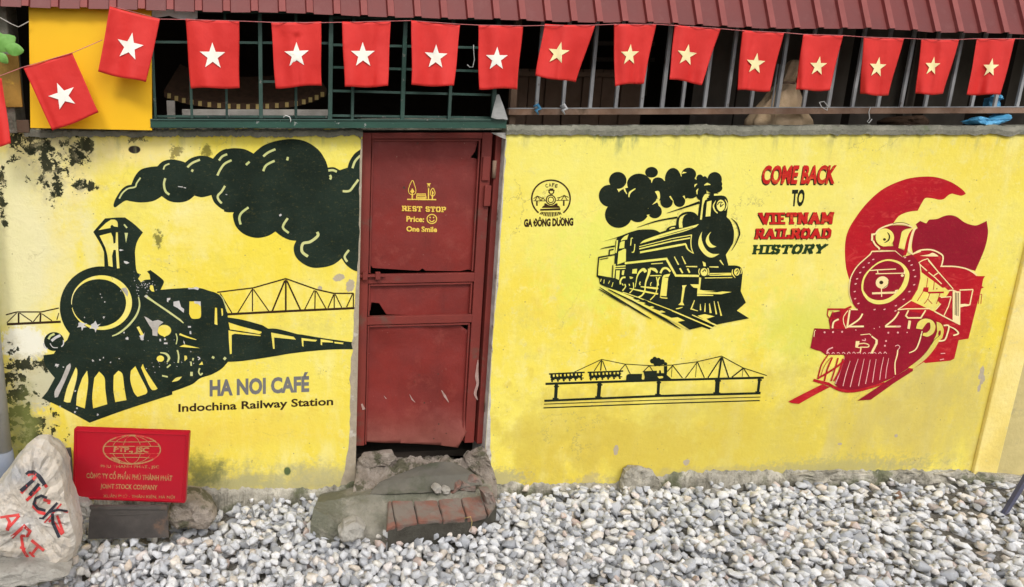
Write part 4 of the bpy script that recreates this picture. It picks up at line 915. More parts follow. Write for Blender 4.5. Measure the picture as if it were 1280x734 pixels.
# --- black locomotive with puffy smoke
Z0, Z1, Z2, Z3, Z4, Z5, Z6 = Z(740, 195, 6.115), Z(740, 275, 12.23), Z(820, 235, 10.483), Z(820, 290, 10.483), Z(740, 330, 12.23), Z(820, 345, 10.483), Z(740, 280, 5.435)
p = Paint()
for a in ((197, 187, 67, 65), (130, 305, 78, 84), (203, 450, 104, 101), (360, 212, 92, 77), (455, 125, 49, 41), (388, 310, 108, 92), (350, 425, 82, 82), (300, 330, 120, 90), (480, 425, 54, 52), (505, 212, 52, 48), (570, 350, 48, 48), (560, 300, 50, 60),
          (620, 180, 62, 88), (668, 345, 45, 46), (640, 260, 80, 70), (740, 140, 56, 50), (720, 220, 90, 70), (755, 262, 62, 64), (825, 170, 26, 28), (938, 180, 55, 57), (835, 282, 42, 58), (850, 215, 70, 50), (935, 245, 62, 40), (978, 215, 18, 22), (862, 175, 18, 20), (620, 290, 60, 50), (455, 235, 62, 55), (520, 290, 42, 50), (430, 330, 62, 70), (545, 250, 50, 60), (470, 385, 40, 40), (700, 285, 50, 45), (790, 250, 50, 50)):
    p.ell('black2', Z0, *a, n=32)
p.line('plaster', Z0, '243 235 252 265 268 292', [2.2, 2, .6]); p.line('plaster', Z0, '282 315 290 280 332 250', [1, 2.6, 1]); p.poly('plaster', Z0, '480 272 | 512 270, 520 320, 500 352, 458 374 | 490 340, 500 310, 480 272')
p.poly('plaster', Z0, '448 175 | 470 174 | 455 208'); p.line('plaster', Z0, '596 308 608 328 622 345', [2, 1.6, .4]); p.line('plaster', Z0, '700 305 712 330', [2.4, .8]); p.line('plaster', Z0, '785 238 790 222 804 214', [.5, 2, .5])
p.line('plaster', Z0, '858 225 880 215 906 220', [.5, 3, .5]); p.line('plaster', Z0, '812 250 802 268 804 295', [.4, 2, .4]); p.line('plaster', Z0, '688 138 700 128 722 128', [.4, 2, .4]); p.poly('plaster', Z0, '418 452 | 440 448 | 430 470')
# roof, boiler, front
p.poly('black2', PXL, '751.4 302.6 | 770 297, 786 291, 797 287.7, 808 286.8, 818 287.4, 825 290.5 | 832.4 288 | 834 285.5, 838 283, 845 281.7 | 846.7 273, 853 266.5, 861 264.6, 868 266, 872.5 270 | 874.9 252.2 | 876 243 | 895 240 | 902 244.5 | 907 246, 910 252, 909.5 262 | 908.2 271.3 | 913.5 277, 917.3 288.4, 916.8 301.8, 913.4 309, 907.3 318.6 | 910.6 332 | 920 332, 926.3 334.8, 928.3 341.5 | 926.8 356.8 | 925.9 364 | 932.4 378.4 | 921.1 388.4 | 936.4 398 | 916.3 401.8, 895.4 406 | 886.8 411.8 | 877.2 408.4 | 862 412.2 | 838 396 | 812 384 | 789 373 | 774 365 | 752.3 356.5, 749.5 353, 749.2 348.5 | 746 345.5 | 746.8 344 | 767 347.5 | 768.5 320 | 769.5 302 | 771.5 297.4 | 751.4 302.6')
p.lines('black2', PXL, '748.6 321.8 768.8 318.3; 748.6 321.2 747.3 335 746.6 346', 1.7, False); p.lines('black2', Z1, '125 605 250 580', 1); p.lines('black2', Z1, '265 462 332 450; 268 460 262 540', 1.6, False)
p.lines('black2', Z1, '128 447 200 425 350 400', [.4, 1.2, 2.2]); p.lines('black2', Z4, '318 20 308 210', 1.1)
p.line('black2', PXL, '833.4 266.6 848.6 261.7 874.5 253', [.4, 1.6, 3.2]); p.line('black2', PXL, '796.4 284.4 821.8 276.3 847 271.8', [.4, 1.8, 2.4]); p.line('black2', PXL, '914 272.7 921 279.8 924.4 291 923 297 919 306 914.4 313.4', [.4, 1.6, 2, 1.8, 1.2, .4])
Y = 'plaster'
p.poly(Y, Z1, '562 220 | 545 262, 535 300 | 520 302 | 470 310, 440 326 | 455 290, 500 248'); p.poly(Y, Z1, '428 352 | 445 332 | 500 320 | 492 428 | 415 440'); p.poly(Y, Z1, '405 485 | 498 440 | 520 448 | 517 635 | 388 682')
p.line(Y, Z1, '387 310 378 400 365 505', 1.9); p.lines(Y, Z1, '625 276 600 282 590 392; 656 370 648 460 636 492 608 496', 1.2, False)
p.poly(Y, PXL, '800 304.8 | 804 301, 811 298, 824 293.5, 840 288.6 | 858 284.3, 873.5 280.2 | 870.5 283.6 | 855 289.5, 838 294, 800 304.8'); p.line('black2', PXL, '823 296.6 845 290.5 866 284.5', [.3, .9, .5])
p.lines(Y, PXL, '799 308.4 840 298.2 864.6 293.7', [1, 1, 1.2], False); p.line(Y, PXL, '864.4 293.5 863.6 303 864.5 311 867 317', [1.4, 1.1, 1.2, .6])
p.line(Y, PXL, '799 311.2 840 301.6 862.5 297.6', 1.6, False); p.line(Y, PXL, '800 315.6 820 311.9 840 308.2 857.5 305', [2.4, 2.6, 2.6, 2.4], False); p.line(Y, PXL, '857 305.2 860 312 866.8 316.8', [2.2, 1.7, .8])
p.lp(Y, [(781, 329.2), (833, 323.6), (844.8, 344.6), (873.8, 345)], 2.7, False); p.lines(Y, PXL, '814 330 828.6 329', 1.1, False)
p.lines(Y, Z3, '240 325 295 430; 340 320 388 420; 700 458 818 460; 392 453 540 455', [1, 1.7], False); p.lines(Y, Z3, '312 475 350 540; 412 480 442 535', 2, False); p.line(Y, Z3, '838 370 885 435', [2, .8], False); p.poly(Y, Z3, '608 385 | 648 405 | 656 450 | 624 450')
p.poly(Y, PXL, '877.7 289.3 | 874 297, 873 306, 877 314, 884 320.6, 891 321.8, 899.4 317.4 | 891 317.4, 884 313.5, 879.2 306, 876.8 297, 877.7 289.3'); p.poly(Y, PXL, '889 289.6 | 884 295, 882.3 302, 886 308.4, 891 309.6, 895.6 308.2 | 890.4 306, 886.8 301.2, 886.2 295, 889 289.6')
p.poly(Y, Z2, '612 130 | 640 85, 660 78 | 712 80 | 680 92 | 702 98 | 680 112 | 692 124 | 665 132 | 670 148 | 640 165 | 620 225 | 602 415 | 576 415 | 598 250'); p.poly(Y, Z2, '668 182 | 728 165 | 712 370 | 650 376')
p.ell(Y, Z2, 850, 230, 55, 75); p.lines('black2', Z2, '805 222 830 188 872 190; 852 200 846 245 885 212', 1.2); p.line(Y, Z2, '785 165 752 235 772 295 808 332', [.5, 1.6, 1.8, 1]); p.line(Y, Z2, '905 152 932 205 922 260 900 300', [.6, 1.4, 1.4, .5]); p.line(Y, Z2, '760 90 855 86', 2.4, False)
p.poly(Y, Z2, '412 340 | 368 368, 345 440, 350 520 | 305 525 | 300 450, 325 375, 412 340'); p.line(Y, Z2, '178 542 210 526 250 520', [1, 1.8, 1.2])
p.ell(Y, Z3, 630, 526, 46, 52); p.line('black2', Z3, '610 525 640 495 650 520', 1.2); p.lines(Y, Z3, '570 480 560 520 572 562; 678 472 692 520 682 566', 1.1); p.poly(Y, Z3, '700 540 | 985 536 | 988 570 | 700 574'); p.poly('black2', Z3, '705 556 | 925 546 | 820 560 | 705 564'); p.line(Y, Z3, '640 604 1000 598', 1, False)
p.ell(Y, Z3, 1060, 525, 38, 48); p.line('black2', Z3, '1045 520 1070 495 1075 530 1055 560', 1.1); p.line(Y, Z3, '1005 490 1000 545 1040 602', [.8, 1.6, .6]); p.line(Y, Z3, '1108 480 1118 520 1112 552', 1)
p.poly(Y, Z5, '565 18 | 592 25 | 576 182 | 620 190 | 992 210 | 850 240 | 538 235 | 545 160 | 490 152 | 448 110 | 562 110'); p.poly('black2', Z5, '625 208 | 940 190 | 800 215'); p.line(Y, Z5, '540 252 750 256', [2, 1], False)
p.poly(Y, Z5, '342 125 | 402 120 | 382 150 | 350 340 | 370 385 | 292 380 | 325 345 | 348 160'); p.line(Y, Z5, '260 432 300 425 348 410', [.8, 1.6, .6]); p.poly(Y, Z5, '85 18 | 160 25 | 137 265 | 52 262'); p.line(Y, Z5, '52 272 80 286 150 292', 1.3)
p.poly(Y, Z3, '88 602 | 95 575, 120 560, 188 548 | 165 590 | 120 592'); p.line(Y, Z5, '505 318 460 432 550 460', [1, 1.6, .8], False)
for t, w_ in (('580 368 584 450', [.6, 2]), ('645 358 640 470', [.6, 1.9]), ('700 362 716 486', [1, 2.6]), ('760 330 792 502', [.6, 2]), ('810 335 856 522', [.8, 2])): p.line(Y, Z5, t, w_, False)
for t, w_ in (('512 205 465 212 432 265 436 312', 2), ('500 308 512 350 465 412', 1.4), ('630 285 635 370 575 447', 1.2), ('575 200 618 210 580 222', 1.3), ('822 125 790 85 738 112 690 195 662 355', [4, 3.6, 2.8, 1.4, .7]), ('815 375 772 470 690 515', 1.4),
              ('1000 135 960 90 880 68', [1.6, 4.2, 1.6]), ('880 75 868 150 820 285 802 430 745 500 695 515', [4, 3, 1.8, 1.4, 1.2, .8]), ('1198 118 1145 68 1085 75 1045 142', 2.6), ('985 200 1000 300 975 450 890 552', 1.3), ('575 375 800 422 1005 460', [1, 2.2, 1.9]), ('745 348 1005 376', [1.2, 2.8]),
              ('890 180 1062 178', 1.3), ('350 42 512 30', 1.4), ('350 72 512 66', 1.2), ('352 0 330 215', 1.6), ('740 272 728 300 738 325', 1.4), ('912 280 895 305 898 335', 1), ('568 305 575 335', 1.2), ('462 300 475 330', 1.2), ('1035 200 1010 260 1015 330', 1.6)): p.line(Y, Z4, t, w_)
for t in ('142 228 128 270', '187 240 180 300', '272 258 250 302', '322 283 302 352'): p.line(Y, Z4, t, .9, False)
p.poly(Y, Z4, '620 80 | 690 74 | 685 148 | 612 146'); p.poly(Y, Z4, '368 100 | 425 98 | 414 245 | 364 222'); p.poly(Y, Z4, '460 102 | 497 95 | 485 172 | 455 166'); p.ell(Y, Z4, 1000, 375, 14, 14); p.ell(Y, Z4, 1000, 455, 12, 12)
# track
p.poly(Y, PXL, '758 359.2 | 778 366, 800 376, 826 387.6, 850 398 | 873 409 | 862 413 | 830 396.5 | 800 381 | 772 367')
p.line(Y, Z4, '470 432 700 510 960 610 1228 712', 1.1, False); p.line(Y, PXL, '840 388.4 890.8 410', 1.6, False); p.line(Y, PXL, '865 393.6 895.8 407', [1, 2], False); p.poly(Y, Z5, '545 522 | 640 500 | 768 530 | 660 562 | 775 645 | 700 612')
for t in ('620 530 | 700 513 | 742 535 | 690 552', '700 570 | 800 545 | 862 570 | 788 588', '790 612 | 870 585 | 950 640 | 880 652', '918 676 | 980 650 | 1135 702 | 1030 718'): p.poly('black2', Z4, t)
for t in ('60 486 | 150 470 | 292 540 | 205 550', '282 602 | 400 582 | 602 665 | 440 706'): p.poly('black2', Z5, t)
p.line('black2', PXL, '760.5 362 789 375.8 813 389.2 830 398.6 851 411.6', [.8, 1.8, 2.8, 3.4, .5]); p.line('black2', PXL, '750 359.4 772.7 373.8 799 390 814.5 399', [.8, 2, 2.2, .5]); p.line('black2', PXL, '748.5 361.4 765 371 783 382.4', [.8, 1.9, .5])
p.build(wr, {'black2': 'locomotive_painting', 'plaster': 'painted_gap'}, {'black2': 'black steam locomotive mural with puffy smoke on the right wall'})

# --- small bridge with train
ZR, ZS = Z(670, 440, 8.533), Z(810, 440, 8.533); p = Paint(); K = 'black2'
p.lp(K, [(681.8, 480), (820, 475.5), (954.7, 472.2)], 2.9, False); p.lp(K, [(680.3, 501.2), (820, 495.2), (950.6, 491.6)], 2.9, False); p.lp(K, [(680, 505.3), (820, 500.3), (950.6, 496.4)], 1.1, False); p.lp(K, [(679.4, 510), (820, 504.6), (949.7, 500.8)], 1.5, False)
for (a, b, c, d, w_) in ((695.6, 480, 694.4, 500, 4.2), (749.7, 478, 748, 498, 4.8), (823.6, 475, 822.4, 495, 3.8), (897.4, 473, 896, 493, 5.6), (949.7, 472, 947.3, 492, 3.4)):
    p.lp(K, [(a, b), (c, d)], w_, False); p.lp(K, [(c+(a-c)*.12, d-2.5), (c, d)], w_+3.4, False); p.lp(K, [(a, b+2.2), (a, b+4.2)], w_+2, False)
for z_, t, w_ in ((ZR, '410 215 700 80; 700 80 950 130; 950 130 1280 150', 1.0), (ZR, '700 85 690 200', 1.6), (ZR, '690 95 620 205; 710 95 750 200; 950 135 895 200; 955 135 1005 235; 1205 150 1140 215; 1210 150 1250 210', 1.1),
                  (ZS, '0 150 260 140; 260 140 525 105; 525 105 785 45; 785 45 1015 170; 1015 170 1268 252', 1.0), (ZS, '265 145 205 210; 265 145 368 278; 525 110 400 278; 530 110 602 275; 1020 175 1080 265', 1.1), (ZS, '258 150 250 270; 520 120 508 270; 1015 175 1005 265', .6),
                  (ZS, '780 60 640 275; 792 60 862 275; 1015 175 895 270', 1.5), (ZS, '785 55 752 290', 2.3)): p.lines(K, z_, t, w_, False)
for (a, b, ty0, ty1) in ((138, 520, 236, 218), (550, 930, 219, 204)):
    p.line(K, ZR, f'{a} {ty0} {b} {ty1}', 1.9, False); p.line(K, ZR, f'{a+22} {ty0+46} {b-30} {ty1+44}', 3.0, False); n = 9
    for i in range(n):
        x = a+30+(b-a-66)*i/(n-1); y = ty0+(ty1-ty0)*i/(n-1); p.line(K, ZR, f'{x} {y} {x-2} {y+45}', 2.0 if i % 3 else 3.2, False); p.line(K, ZR, f'{x-8} {y+28} {x+14} {y+32}', 1.6, False)
    for i in range(6):
        x = a+34+(b-a-70)*i/5; y = ty0+(ty1-ty0)*i/5; p.ell(K, ZR, x, y+76, 11, 11, n=10); p.line(K, ZR, f'{x-16} {y+62} {x+26} {y+61}', 1.2, False)
p.poly(K, ZR, '965 250 | 985 236 | 1132 233 | 1128 285 | 1135 300 | 960 302'); p.poly(K, ZR, '1145 205 | 1290 200 | 1290 305 | 1150 302 | 1160 270'); p.poly(K, ZS, '0 225 | 40 226 | 58 222 | 60 202 | 78 200 | 84 226 | 118 226 | 120 196 | 136 196 | 142 226 | 172 226 | 170 152 | 206 150 | 205 215 | 200 245 | 256 292 | 0 298')
p.poly(Y, ZS, '100 262 | 150 258 | 165 266 | 155 280 | 120 285')
for a in ((48, 98, 27), (72, 76, 25), (110, 92, 30), (150, 108, 30), (186, 128, 19), (85, 118, 30), (120, 125, 28)): p.ell(K, ZS, *a, n=14)
p.build(wr, {K: 'bridge_painting', 'plaster': 'painted_gap'}, {K: 'small black painted bridge with a steam train crossing it'})

# --- lettering COME BACK TO VIETNAM RAILROAD HISTORY
ZT = Z(925, 195, 5.646)
def q4(*a, dx=0, dy=0): return [tuple(c+d for c, d in zip(ZT(a[i], a[i+1]), (dx, dy))) for i in (0, 2, 4, 6)]
p = Paint(); Q = (165, 74, 690, 72, 668, 190, 150, 192)
p.text('brown', 'COME BACK', q4(*Q, dx=-1.2, dy=1.6), .045); p.text('letterred', 'COME BACK', q4(*Q), .038)
p.text('black2', 'TO', q4(368, 247, 462, 244, 448, 348, 360, 349), .05)
for s_, q in (('VIETNAM', (132, 400, 668, 396, 655, 480, 142, 484)), ('RAILROAD', (112, 512, 650, 510, 640, 582, 100, 587))):
    p.slab('brown', s_, q4(*q), .42, .25, -.7, .6); p.slab('letterred', s_, q4(*q), .29, .18)
p.slab('dgreen', 'HISTORY', q4(92, 628, 622, 622, 590, 690, 82, 696), .30, .18)
p.build(wr, {'letterred': 'lettering', 'brown': 'letter_shadow', 'black2': 'black_letters', 'dgreen': 'green_letters'}, {'letterred': 'painted slogan COME BACK TO VIETNAM RAILROAD HISTORY'})

# --- red locomotive
R0_, R1, R2, R3, R4, R5, R6, R7 = Z(1045, 210, 4.895), Z(1050, 270, 12.23), Z(1140, 300, 9.18), Z(1050, 320, 9.18), Z(1120, 360, 7.34), Z(1005, 375, 10.483), Z(980, 430, 8), Z(980, 350, 4.588)
p = Paint(); A, D, L = 'red', 'dred', 'cream'
p.poly(A, R0_, '80 680 | 60 600, 55 480, 72 390, 120 305, 190 215, 280 135, 380 85, 480 58, 600 55, 700 85, 770 130, 795 158 | 770 170, 740 165, 712 157 | 690 165, 660 190, 630 195, 600 188, 570 184, 545 186, 525 215, 500 262 | 450 268, 400 285, 375 305, 350 340 | 330 420 | 262 520 | 180 620 | 95 690')
p.poly(D, R0_, '488 345 | 515 324 | 552 340 | 570 316 | 620 312, 660 295, 700 289, 740 300, 790 335, 850 352, 890 340, 922 324 | 930 400, 908 500, 852 630 | 760 605 | 650 602 | 600 520 | 470 522 | 464 470, 480 390, 500 368')
p.poly(A, PXL, '1136 322 | 1145 317, 1153 314, 1165 313.4, 1175 318, 1178 323 | 1176 333.6 | 1194.5 333.8, 1205 335.4, 1220.6 343.6 | 1221.7 345.2 | 1231.4 345.2 | 1229 349 | 1227.4 357.7 | 1230 359.5 | 1226.8 360.8 | 1220 386 | 1210.6 423.4 | 1198.3 425.4 | 1192.9 448.5 | 1188 451 | 1156.8 454 | 1130 440 | 1110 400 | 1135 340')
p.line(L, R2, '-10 172 30 150 100 118 220 113 310 148 357 195 338 302', [1.6, 1.6, 1.8, 1.8, 1.8, 1.8, 1.6]); p.line(L, R2, '325 303 400 303 500 306 620 330 700 372 745 410', 1.7)
p.poly(L, R2, '88 182 | 190 166, 240 148, 300 180 | 302 190 | 200 190'); p.line('brown', R2, '250 140 300 160 345 200', .5)
# yellow motion area between smokebox and cab
p.poly(Y, PXL, '1150.3 332.7 | 1152 340 | 1181 359.5 | 1187 364.3 | 1182 372 | 1176 381 | 1168 389.8 | 1138.6 375.9 | 1147 362 | 1150.5 348')
p.poly(A, R2, '100 310 | 130 335 | 250 430 | 385 545 | 350 550 | 110 372')
p.lines(A, R2, '182 435 165 560; 256 480 246 572; 130 592 60 702; 210 602 180 680 140 734; 180 678 232 734; 285 555 280 562', .9); p.poly(A, R2, '135 545 | 190 543 | 186 602 | 122 590'); p.line(A, R2, '185 605 365 602', 2.2, False); p.line(A, R2, '320 615 300 680 280 734', .9); p.pts(A, star(R2, 285, 560, 12, 4))
p.lines(L, R2, '75 263 120 235 180 215; 180 215 300 365 470 560; 80 268 110 300 172 355; 190 372 262 430 340 505; 245 415 300 378; 92 290 100 350', 1.3, False)
p.line(L, R2, '185 235 310 380 475 565', 1.0, False)
p.poly(A, R4, '395 80 | 415 88 | 510 75 | 522 300 | 360 225 | 412 150 | 385 120'); p.lines(L, R4, '412 88 506 80; 506 80 478 180; 478 175 440 255; 412 145 365 200', 1.2, False)
p.poly(L, R4, '520 28 | 592 32 | 588 338 | 520 302'); p.lines('brown', R4, '545 42 543 250; 558 45 556 255; 572 45 570 258', .9, False)
p.lines(L, R4, '583 20 708 15; 706 15 676 160', 1.5, False); p.poly(L, R4, '588 150 | 630 146 | 678 152 | 672 165 | 625 170 | 588 180'); p.line(L, R4, '480 25 520 20 580 42', 1.4, False)
p.lines(A, R2, '768 628 802 624; 802 624 790 734; 775 628 762 734', .8, False)
# smokebox
p.poly(D, PXL, '1090 315.6 | 1118.7 314.4 | 1129 321.5 | 1140 318 | 1148.5 329, 1150 340, 1147 358, 1137.5 374.5, 1125 386 | 1105 395 | 1072.3 387.5 | 1066 379, 1062.5 366, 1064.2 349.4, 1071.8 334, 1085.4 320')
p.poly(D, PXL, '1038 411.4 | 1036 400 | 1040 391 | 1060 387.4 | 1073 388 | 1130 384.4 | 1150 390 | 1168 400 | 1172 412, 1166 433, 1150 450 | 1120 470, 1098 480 | 1098 481 | 1075 488.2, 1060 490.4, 1050 487, 1043.5 480 | 1056 446 | 1054.5 443.7 | 1032 443.7 | 1025.8 439 | 1020 437.8 | 1013 435 | 1018 410.4')
p.poly(A, PXL, '1125 386 | 1138 375.6 | 1168 389.8 | 1200 405.8 | 1192 410 | 1150 392')
p.line(L, PXL, '1062 353 1064.3 345 1071.5 333 1085 320.4', 1.4); p.lp(L, [(1085, 320.4), (1087.8, 318), (1090, 314.4), (1118.5, 313.4), (1129, 319.5)], 1.6, False); p.line(L, PXL, '1061.6 353 1061.4 366 1065 378', .9)
p.poly(L, R1, '815 530 | 850 525 | 968 575 | 955 632 | 850 548'); p.line(L, R4, '20 198 75 160 142 112', 1.3, False)
outer = '245 350, 270 240, 340 150, 450 65, 570 38, 700 75, 780 160, 795 240, 760 360, 670 460, 560 535, 430 555, 330 520, 265 440'; inner = '267 370, 285 260, 360 150, 460 80, 565 57, 680 95, 735 165, 742 240, 700 350, 620 440, 530 495, 430 508, 340 480, 285 420'
p.poly(Y, R3, outer, True); p.poly(D, R3, inner, True)
p.lines(L, R3, '335 168 440 160 642 150; 410 205 735 198; 430 165 436 200; 475 365 478 470', 1.25, False); p.ell(L, R3, 715, 225, 17, 15); p.line(L, R3, '740 165 738 210', 1.2, False)
p.ell(L, R3, 485, 305, 76, 70, -20); p.ell('brown', R3, 474, 305, 23, 21); p.line('brown', R3, '556 285 550 330 500 368', .6); p.line(L, R3, '368 430 645 420', 2.5, False); p.poly(L, R3, '630 395 | 665 385 | 660 410 | 630 412')
for a in ((380, 40), (330, 80), (270, 130), (230, 190), (195, 262), (178, 320), (168, 408), (172, 490), (210, 545), (395, 615), (510, 612), (640, 570), (635, 630), (730, 497), (795, 408), (850, 330), (860, 235), (845, 162), (820, 103), (793, 57), (745, 18)): p.line('pink', R3, f'{a[0]-11} {a[1]+4} {a[0]+3} {a[1]+1} {a[0]+13} {a[1]-5}', [.9, 1.6, .8])
# headlamp and stack
p.poly(D, R1, '740 165 | 850 143, 1000 152, 1110 184 | 1030 195, 950 240, 925 330 | 895 490 | 970 520 | 1010 560 | 960 630 | 850 530 | 590 515 | 610 470 | 820 460')
p.poly(Y, R1, '945 245 | 975 220, 1020 203, 1112 198 | 1060 262, 1030 350 | 1002 512 | 892 490'); p.line(A, R1, '1108 205 1065 290 1035 400 1010 520 985 600', [.8, 3, 4, 4.2, 3.6]); p.line(L, R1, '1165 180 1120 240 1080 380 1060 480 1050 540', [1.6, 3, 3.4, 3, 3]); p.line(L, R1, '1050 540 1110 582 1235 540', [3, 2, 1.4], False)
p.line(L, R1, '600 515 595 490 540 440 505 378', 2.2); p.line(L, R1, '490 380 492 285 540 278', 2.4, False); p.line(L, R1, '540 278 600 205 720 150 850 122 1000 130 1110 175', [1.8, 1.8, 2, 2, 2, 1.4]); p.line('brown', R1, '810 122 870 105 960 102 1062 135', .7)
p.ell('plaster', R1, 685, 330, 142, 138, 10); p.ell('brown', R1, 680, 360, 22, 20); p.line('brown', R1, '722 250 755 300 742 370 680 410', [.5, 1.8, 1.8, .8]); p.lines(A, R1, '520 300 520 375', 1.8, False)
# front beam details
p.lines(A, R5, '308 122 540 122 622 88', 2.2, False); p.lines(A, R5, '318 130 305 195 330 238; 330 238 440 240', 1.3, False); p.poly(A, R5, '470 130 | 600 118 | 700 138 | 700 380 | 380 380 | 400 300 | 460 245 | 480 200'); p.line(A, R5, '380 150 375 200 400 232', 1.2); p.line(A, R5, '360 250 345 310 350 372', 1.6); p.poly(D, R5, '600 138 | 700 138 | 720 380 | 570 370'); p.line(L, R5, '455 252 390 290 372 372', 2.0)
p.lines(L, R5, '575 140 520 220 520 300 552 375', 1.0); p.line(L, R5, '600 130 565 365', 2.2, False); p.line(L, R5, '612 125 702 125', 1.6, False); p.line(A, R5, '540 120 622 85', 2, False)
p.lines(L, R5, '768 180 720 255 590 345; 1245 155 1180 250 1065 345', 2.0); p.lines(L, R5, '570 350 785 347; 1062 350 1262 348', 2.1, False)
for a in ((270, 425), (380, 422), (500, 418), (680, 395), (1105, 430), (1230, 428), (1075, 538), (1060, 600), (990, 355), (920, 375)): p.ell('pink', R5, a[0], a[1], 13 if a[0] not in (680, 990, 920) else 7, n=9)
p.lines(L, R5, '740 458 860 446 880 465', .9, False); p.lp(L, [R5(885, 475), R5(955, 527)], 1.6, False); p.lp(L, [R5(952, 522), R5(950, 570), R5(885, 700)], 2.8, False)
p.poly(L, R5, '680 540 | 728 540 | 722 580 | 705 612 | 755 628 | 745 690 | 680 696 | 730 682 | 738 634 | 670 622'); p.lines(L, R5, '715 578 790 568 848 590 835 618 735 618', 1.3); p.line('pink', R5, '760 525 800 532 803 505', 1.2); p.line(L, R5, '155 397 140 412 130 485', .8)
for i in range(12): p.line('pink', R6, f'{425+i*52} {96+4*math.sin(i*2)} {440+i*52} {84+3*math.sin(i)} {455+i*52} {98}', .9)
p.line('pink', R6, '430 100 440 60 490 35', 1.6)
for t in ('604 140 560 280 515 400', '662 170 620 300 590 422', '742 150 700 280 662 432', '802 148 770 300 745 422', '862 158 840 280 815 400', '922 152 902 270 885 385', '997 132 972 250 957 360', '1048 142 1026 250 1016 346'): p.line('pink', R6, t, [.6, 1.0, 1.0])
p.line(L, R6, '1138 60 1132 110 1110 200 1114 308', 1.5); p.line('pink', R6, '1095 332 1130 330 1160 322', .9); p.line('pink', R6, '1112 22 1140 12 1158 32 1140 60', .9)
for t, w_ in (('440 112 375 210 338 350', 1.7), ('484 135 432 260 405 372', 2.0), ('542 140 512 250 472 372', 1.8), ('592 150 552 280 500 372', 2.4), ('602 172 480 262 340 345', 2.4), ('470 135 405 220 370 320', .7)): p.line(A, R6, t, w_)
p.line(A, R6, '295 362 400 390 452 402', [3.4, 4, 4]); p.line(A, R6, '445 400 540 452 640 474 760 462 900 425 1005 388', [3.6, 3.6, 3.6, 3.4, 3, 2])
p.poly(A, R6, '42 578 | 180 505, 380 405 | 462 430 | 300 515, 150 600 | 80 592'); p.poly(D, R6, '735 568 | 1005 388 | 1180 285 | 1290 215 | 1290 270 | 1100 392 | 870 558 | 800 562')
p.lp(A, [(1136, 461.4), (1150, 453), (1164, 442), (1174, 424)], [4, 4.5, 4.5, 3]) 
p.poly(Y, R4, '112 732 | 220 650, 300 560, 360 450, 378 400 | 372 310 | 415 330, 438 390, 425 460 | 395 492, 345 570, 270 655, 180 725, 150 740'); p.ell(D, R4, 400, 415, 12, 26, 10); p.line('brown', R4, '395 440 350 480 325 520', .6)
p.poly(Y, R4, '183 372 | 205 312, 265 282, 330 298, 362 350, 345 412, 290 447, 243 436 | 252 415, 285 408, 315 372, 312 318 | 285 322, 240 380'); p.line(L, R4, '240 395 215 490 180 565 120 597', [1, 1.8, 1.6, 1.2])
p.line(L, R4, '438 345 485 350 468 430 445 478 392 488', 1.9); p.line(L, R4, '470 345 540 378 572 418 525 436', [1, 1.6, 2, 1.6]); p.lines('pink', R4, '410 602 452 600; 402 660 440 652', 1.1)
p.lp(L, [R4(15, 200), R4(100, 192), R4(310, 190)], 1.4, False); p.lp(L, [R4(115, 205), R4(90, 255), R4(108, 275), R4(228, 275), R4(272, 205)], 1.9, False); p.line(L, R4, '127 300 115 375', 3.2, False); p.lines('pink', R4, '0 352 45 352; 12 408 22 408; 96 410 108 408', 1.3, False)
p.lp(L, [R4(352, 215), R4(440, 262), R4(530, 308), R4(588, 336)], 1.5, False)
p.build(wr, {A: 'red_locomotive_painting', D: 'deep_red_paint', 'cream': 'cream_line', 'plaster': 'painted_gap', 'pink': 'pink_line', 'brown': 'brown_line'}, {A: 'red steam locomotive mural before a big red sun'})

# ---------------------------------------------------------------- door stencil
ZO = Z(495, 215, 8.635); p = Paint(DY+.007, .001, .0004); K = 'doorpaint'
p.line(K, ZO, '120 296 435 300', 1.5, False)
pts_ = [ZO(*q) for q in catmull([(178, 92), (200, 140), (215, 200), (205, 235), (178, 248), (148, 235), (134, 200), (150, 140)], True)]; p.lp(K, pts_+[pts_[0]], .9, False)
p.lines(K, ZO, '176 180 175 296; 176 230 155 205; 178 225 195 205', 1.7, False); p.ell(K, ZO, 176, 210, 18, 20)
p.lines(K, ZO, '222 238 322 238; 222 253 322 253; 215 272 330 272', 1.2, False); p.lines(K, ZO, '225 235 222 290; 318 235 325 290; 240 272 240 290; 305 272 308 290; 222 285 320 285', .9, False)
p.lines(K, ZO, '352 175 350 298', 1.6, False); p.poly(K, ZO, '330 122 | 378 122 | 366 138 | 366 165 | 342 165 | 342 138'); p.ell('doorred', ZO, 354, 155, 8, 9)
pts_ = [ZO(*q) for q in catmull([(398, 175), (416, 205), (420, 240), (396, 262), (374, 245), (374, 208)], True)]; p.lp(K, pts_+[pts_[0]], 1.0, False); p.line(K, ZO, '394 205 392 298', 1.5, False); p.line(K, ZO, '392 240 408 222', 1, False)
def qd(*a): return [ZO(a[i], a[i+1]) for i in (0, 2, 4, 6)]
p.slab(K, 'REST STOP', qd(62, 365, 542, 378, 542, 436, 62, 422), .26, .17)
p.text(K, 'Price:', qd(112, 478, 305, 485, 303, 540, 112, 534), .035)
p.text(K, 'One Smile', qd(112, 588, 443, 596, 443, 648, 112, 640), .035)
cc = [ZO(387+52*math.cos(a), 508+49*math.sin(a)) for a in [2*math.pi*i/30 for i in range(31)]]; p.lp(K, cc, 1.3, False)
p.ell(K, ZO, 368, 492, 8, 9, n=10); p.ell(K, ZO, 405, 492, 8, 9, n=10); p.line(K, ZO, '360 515 372 532 388 537 402 532 414 517', 1.2)
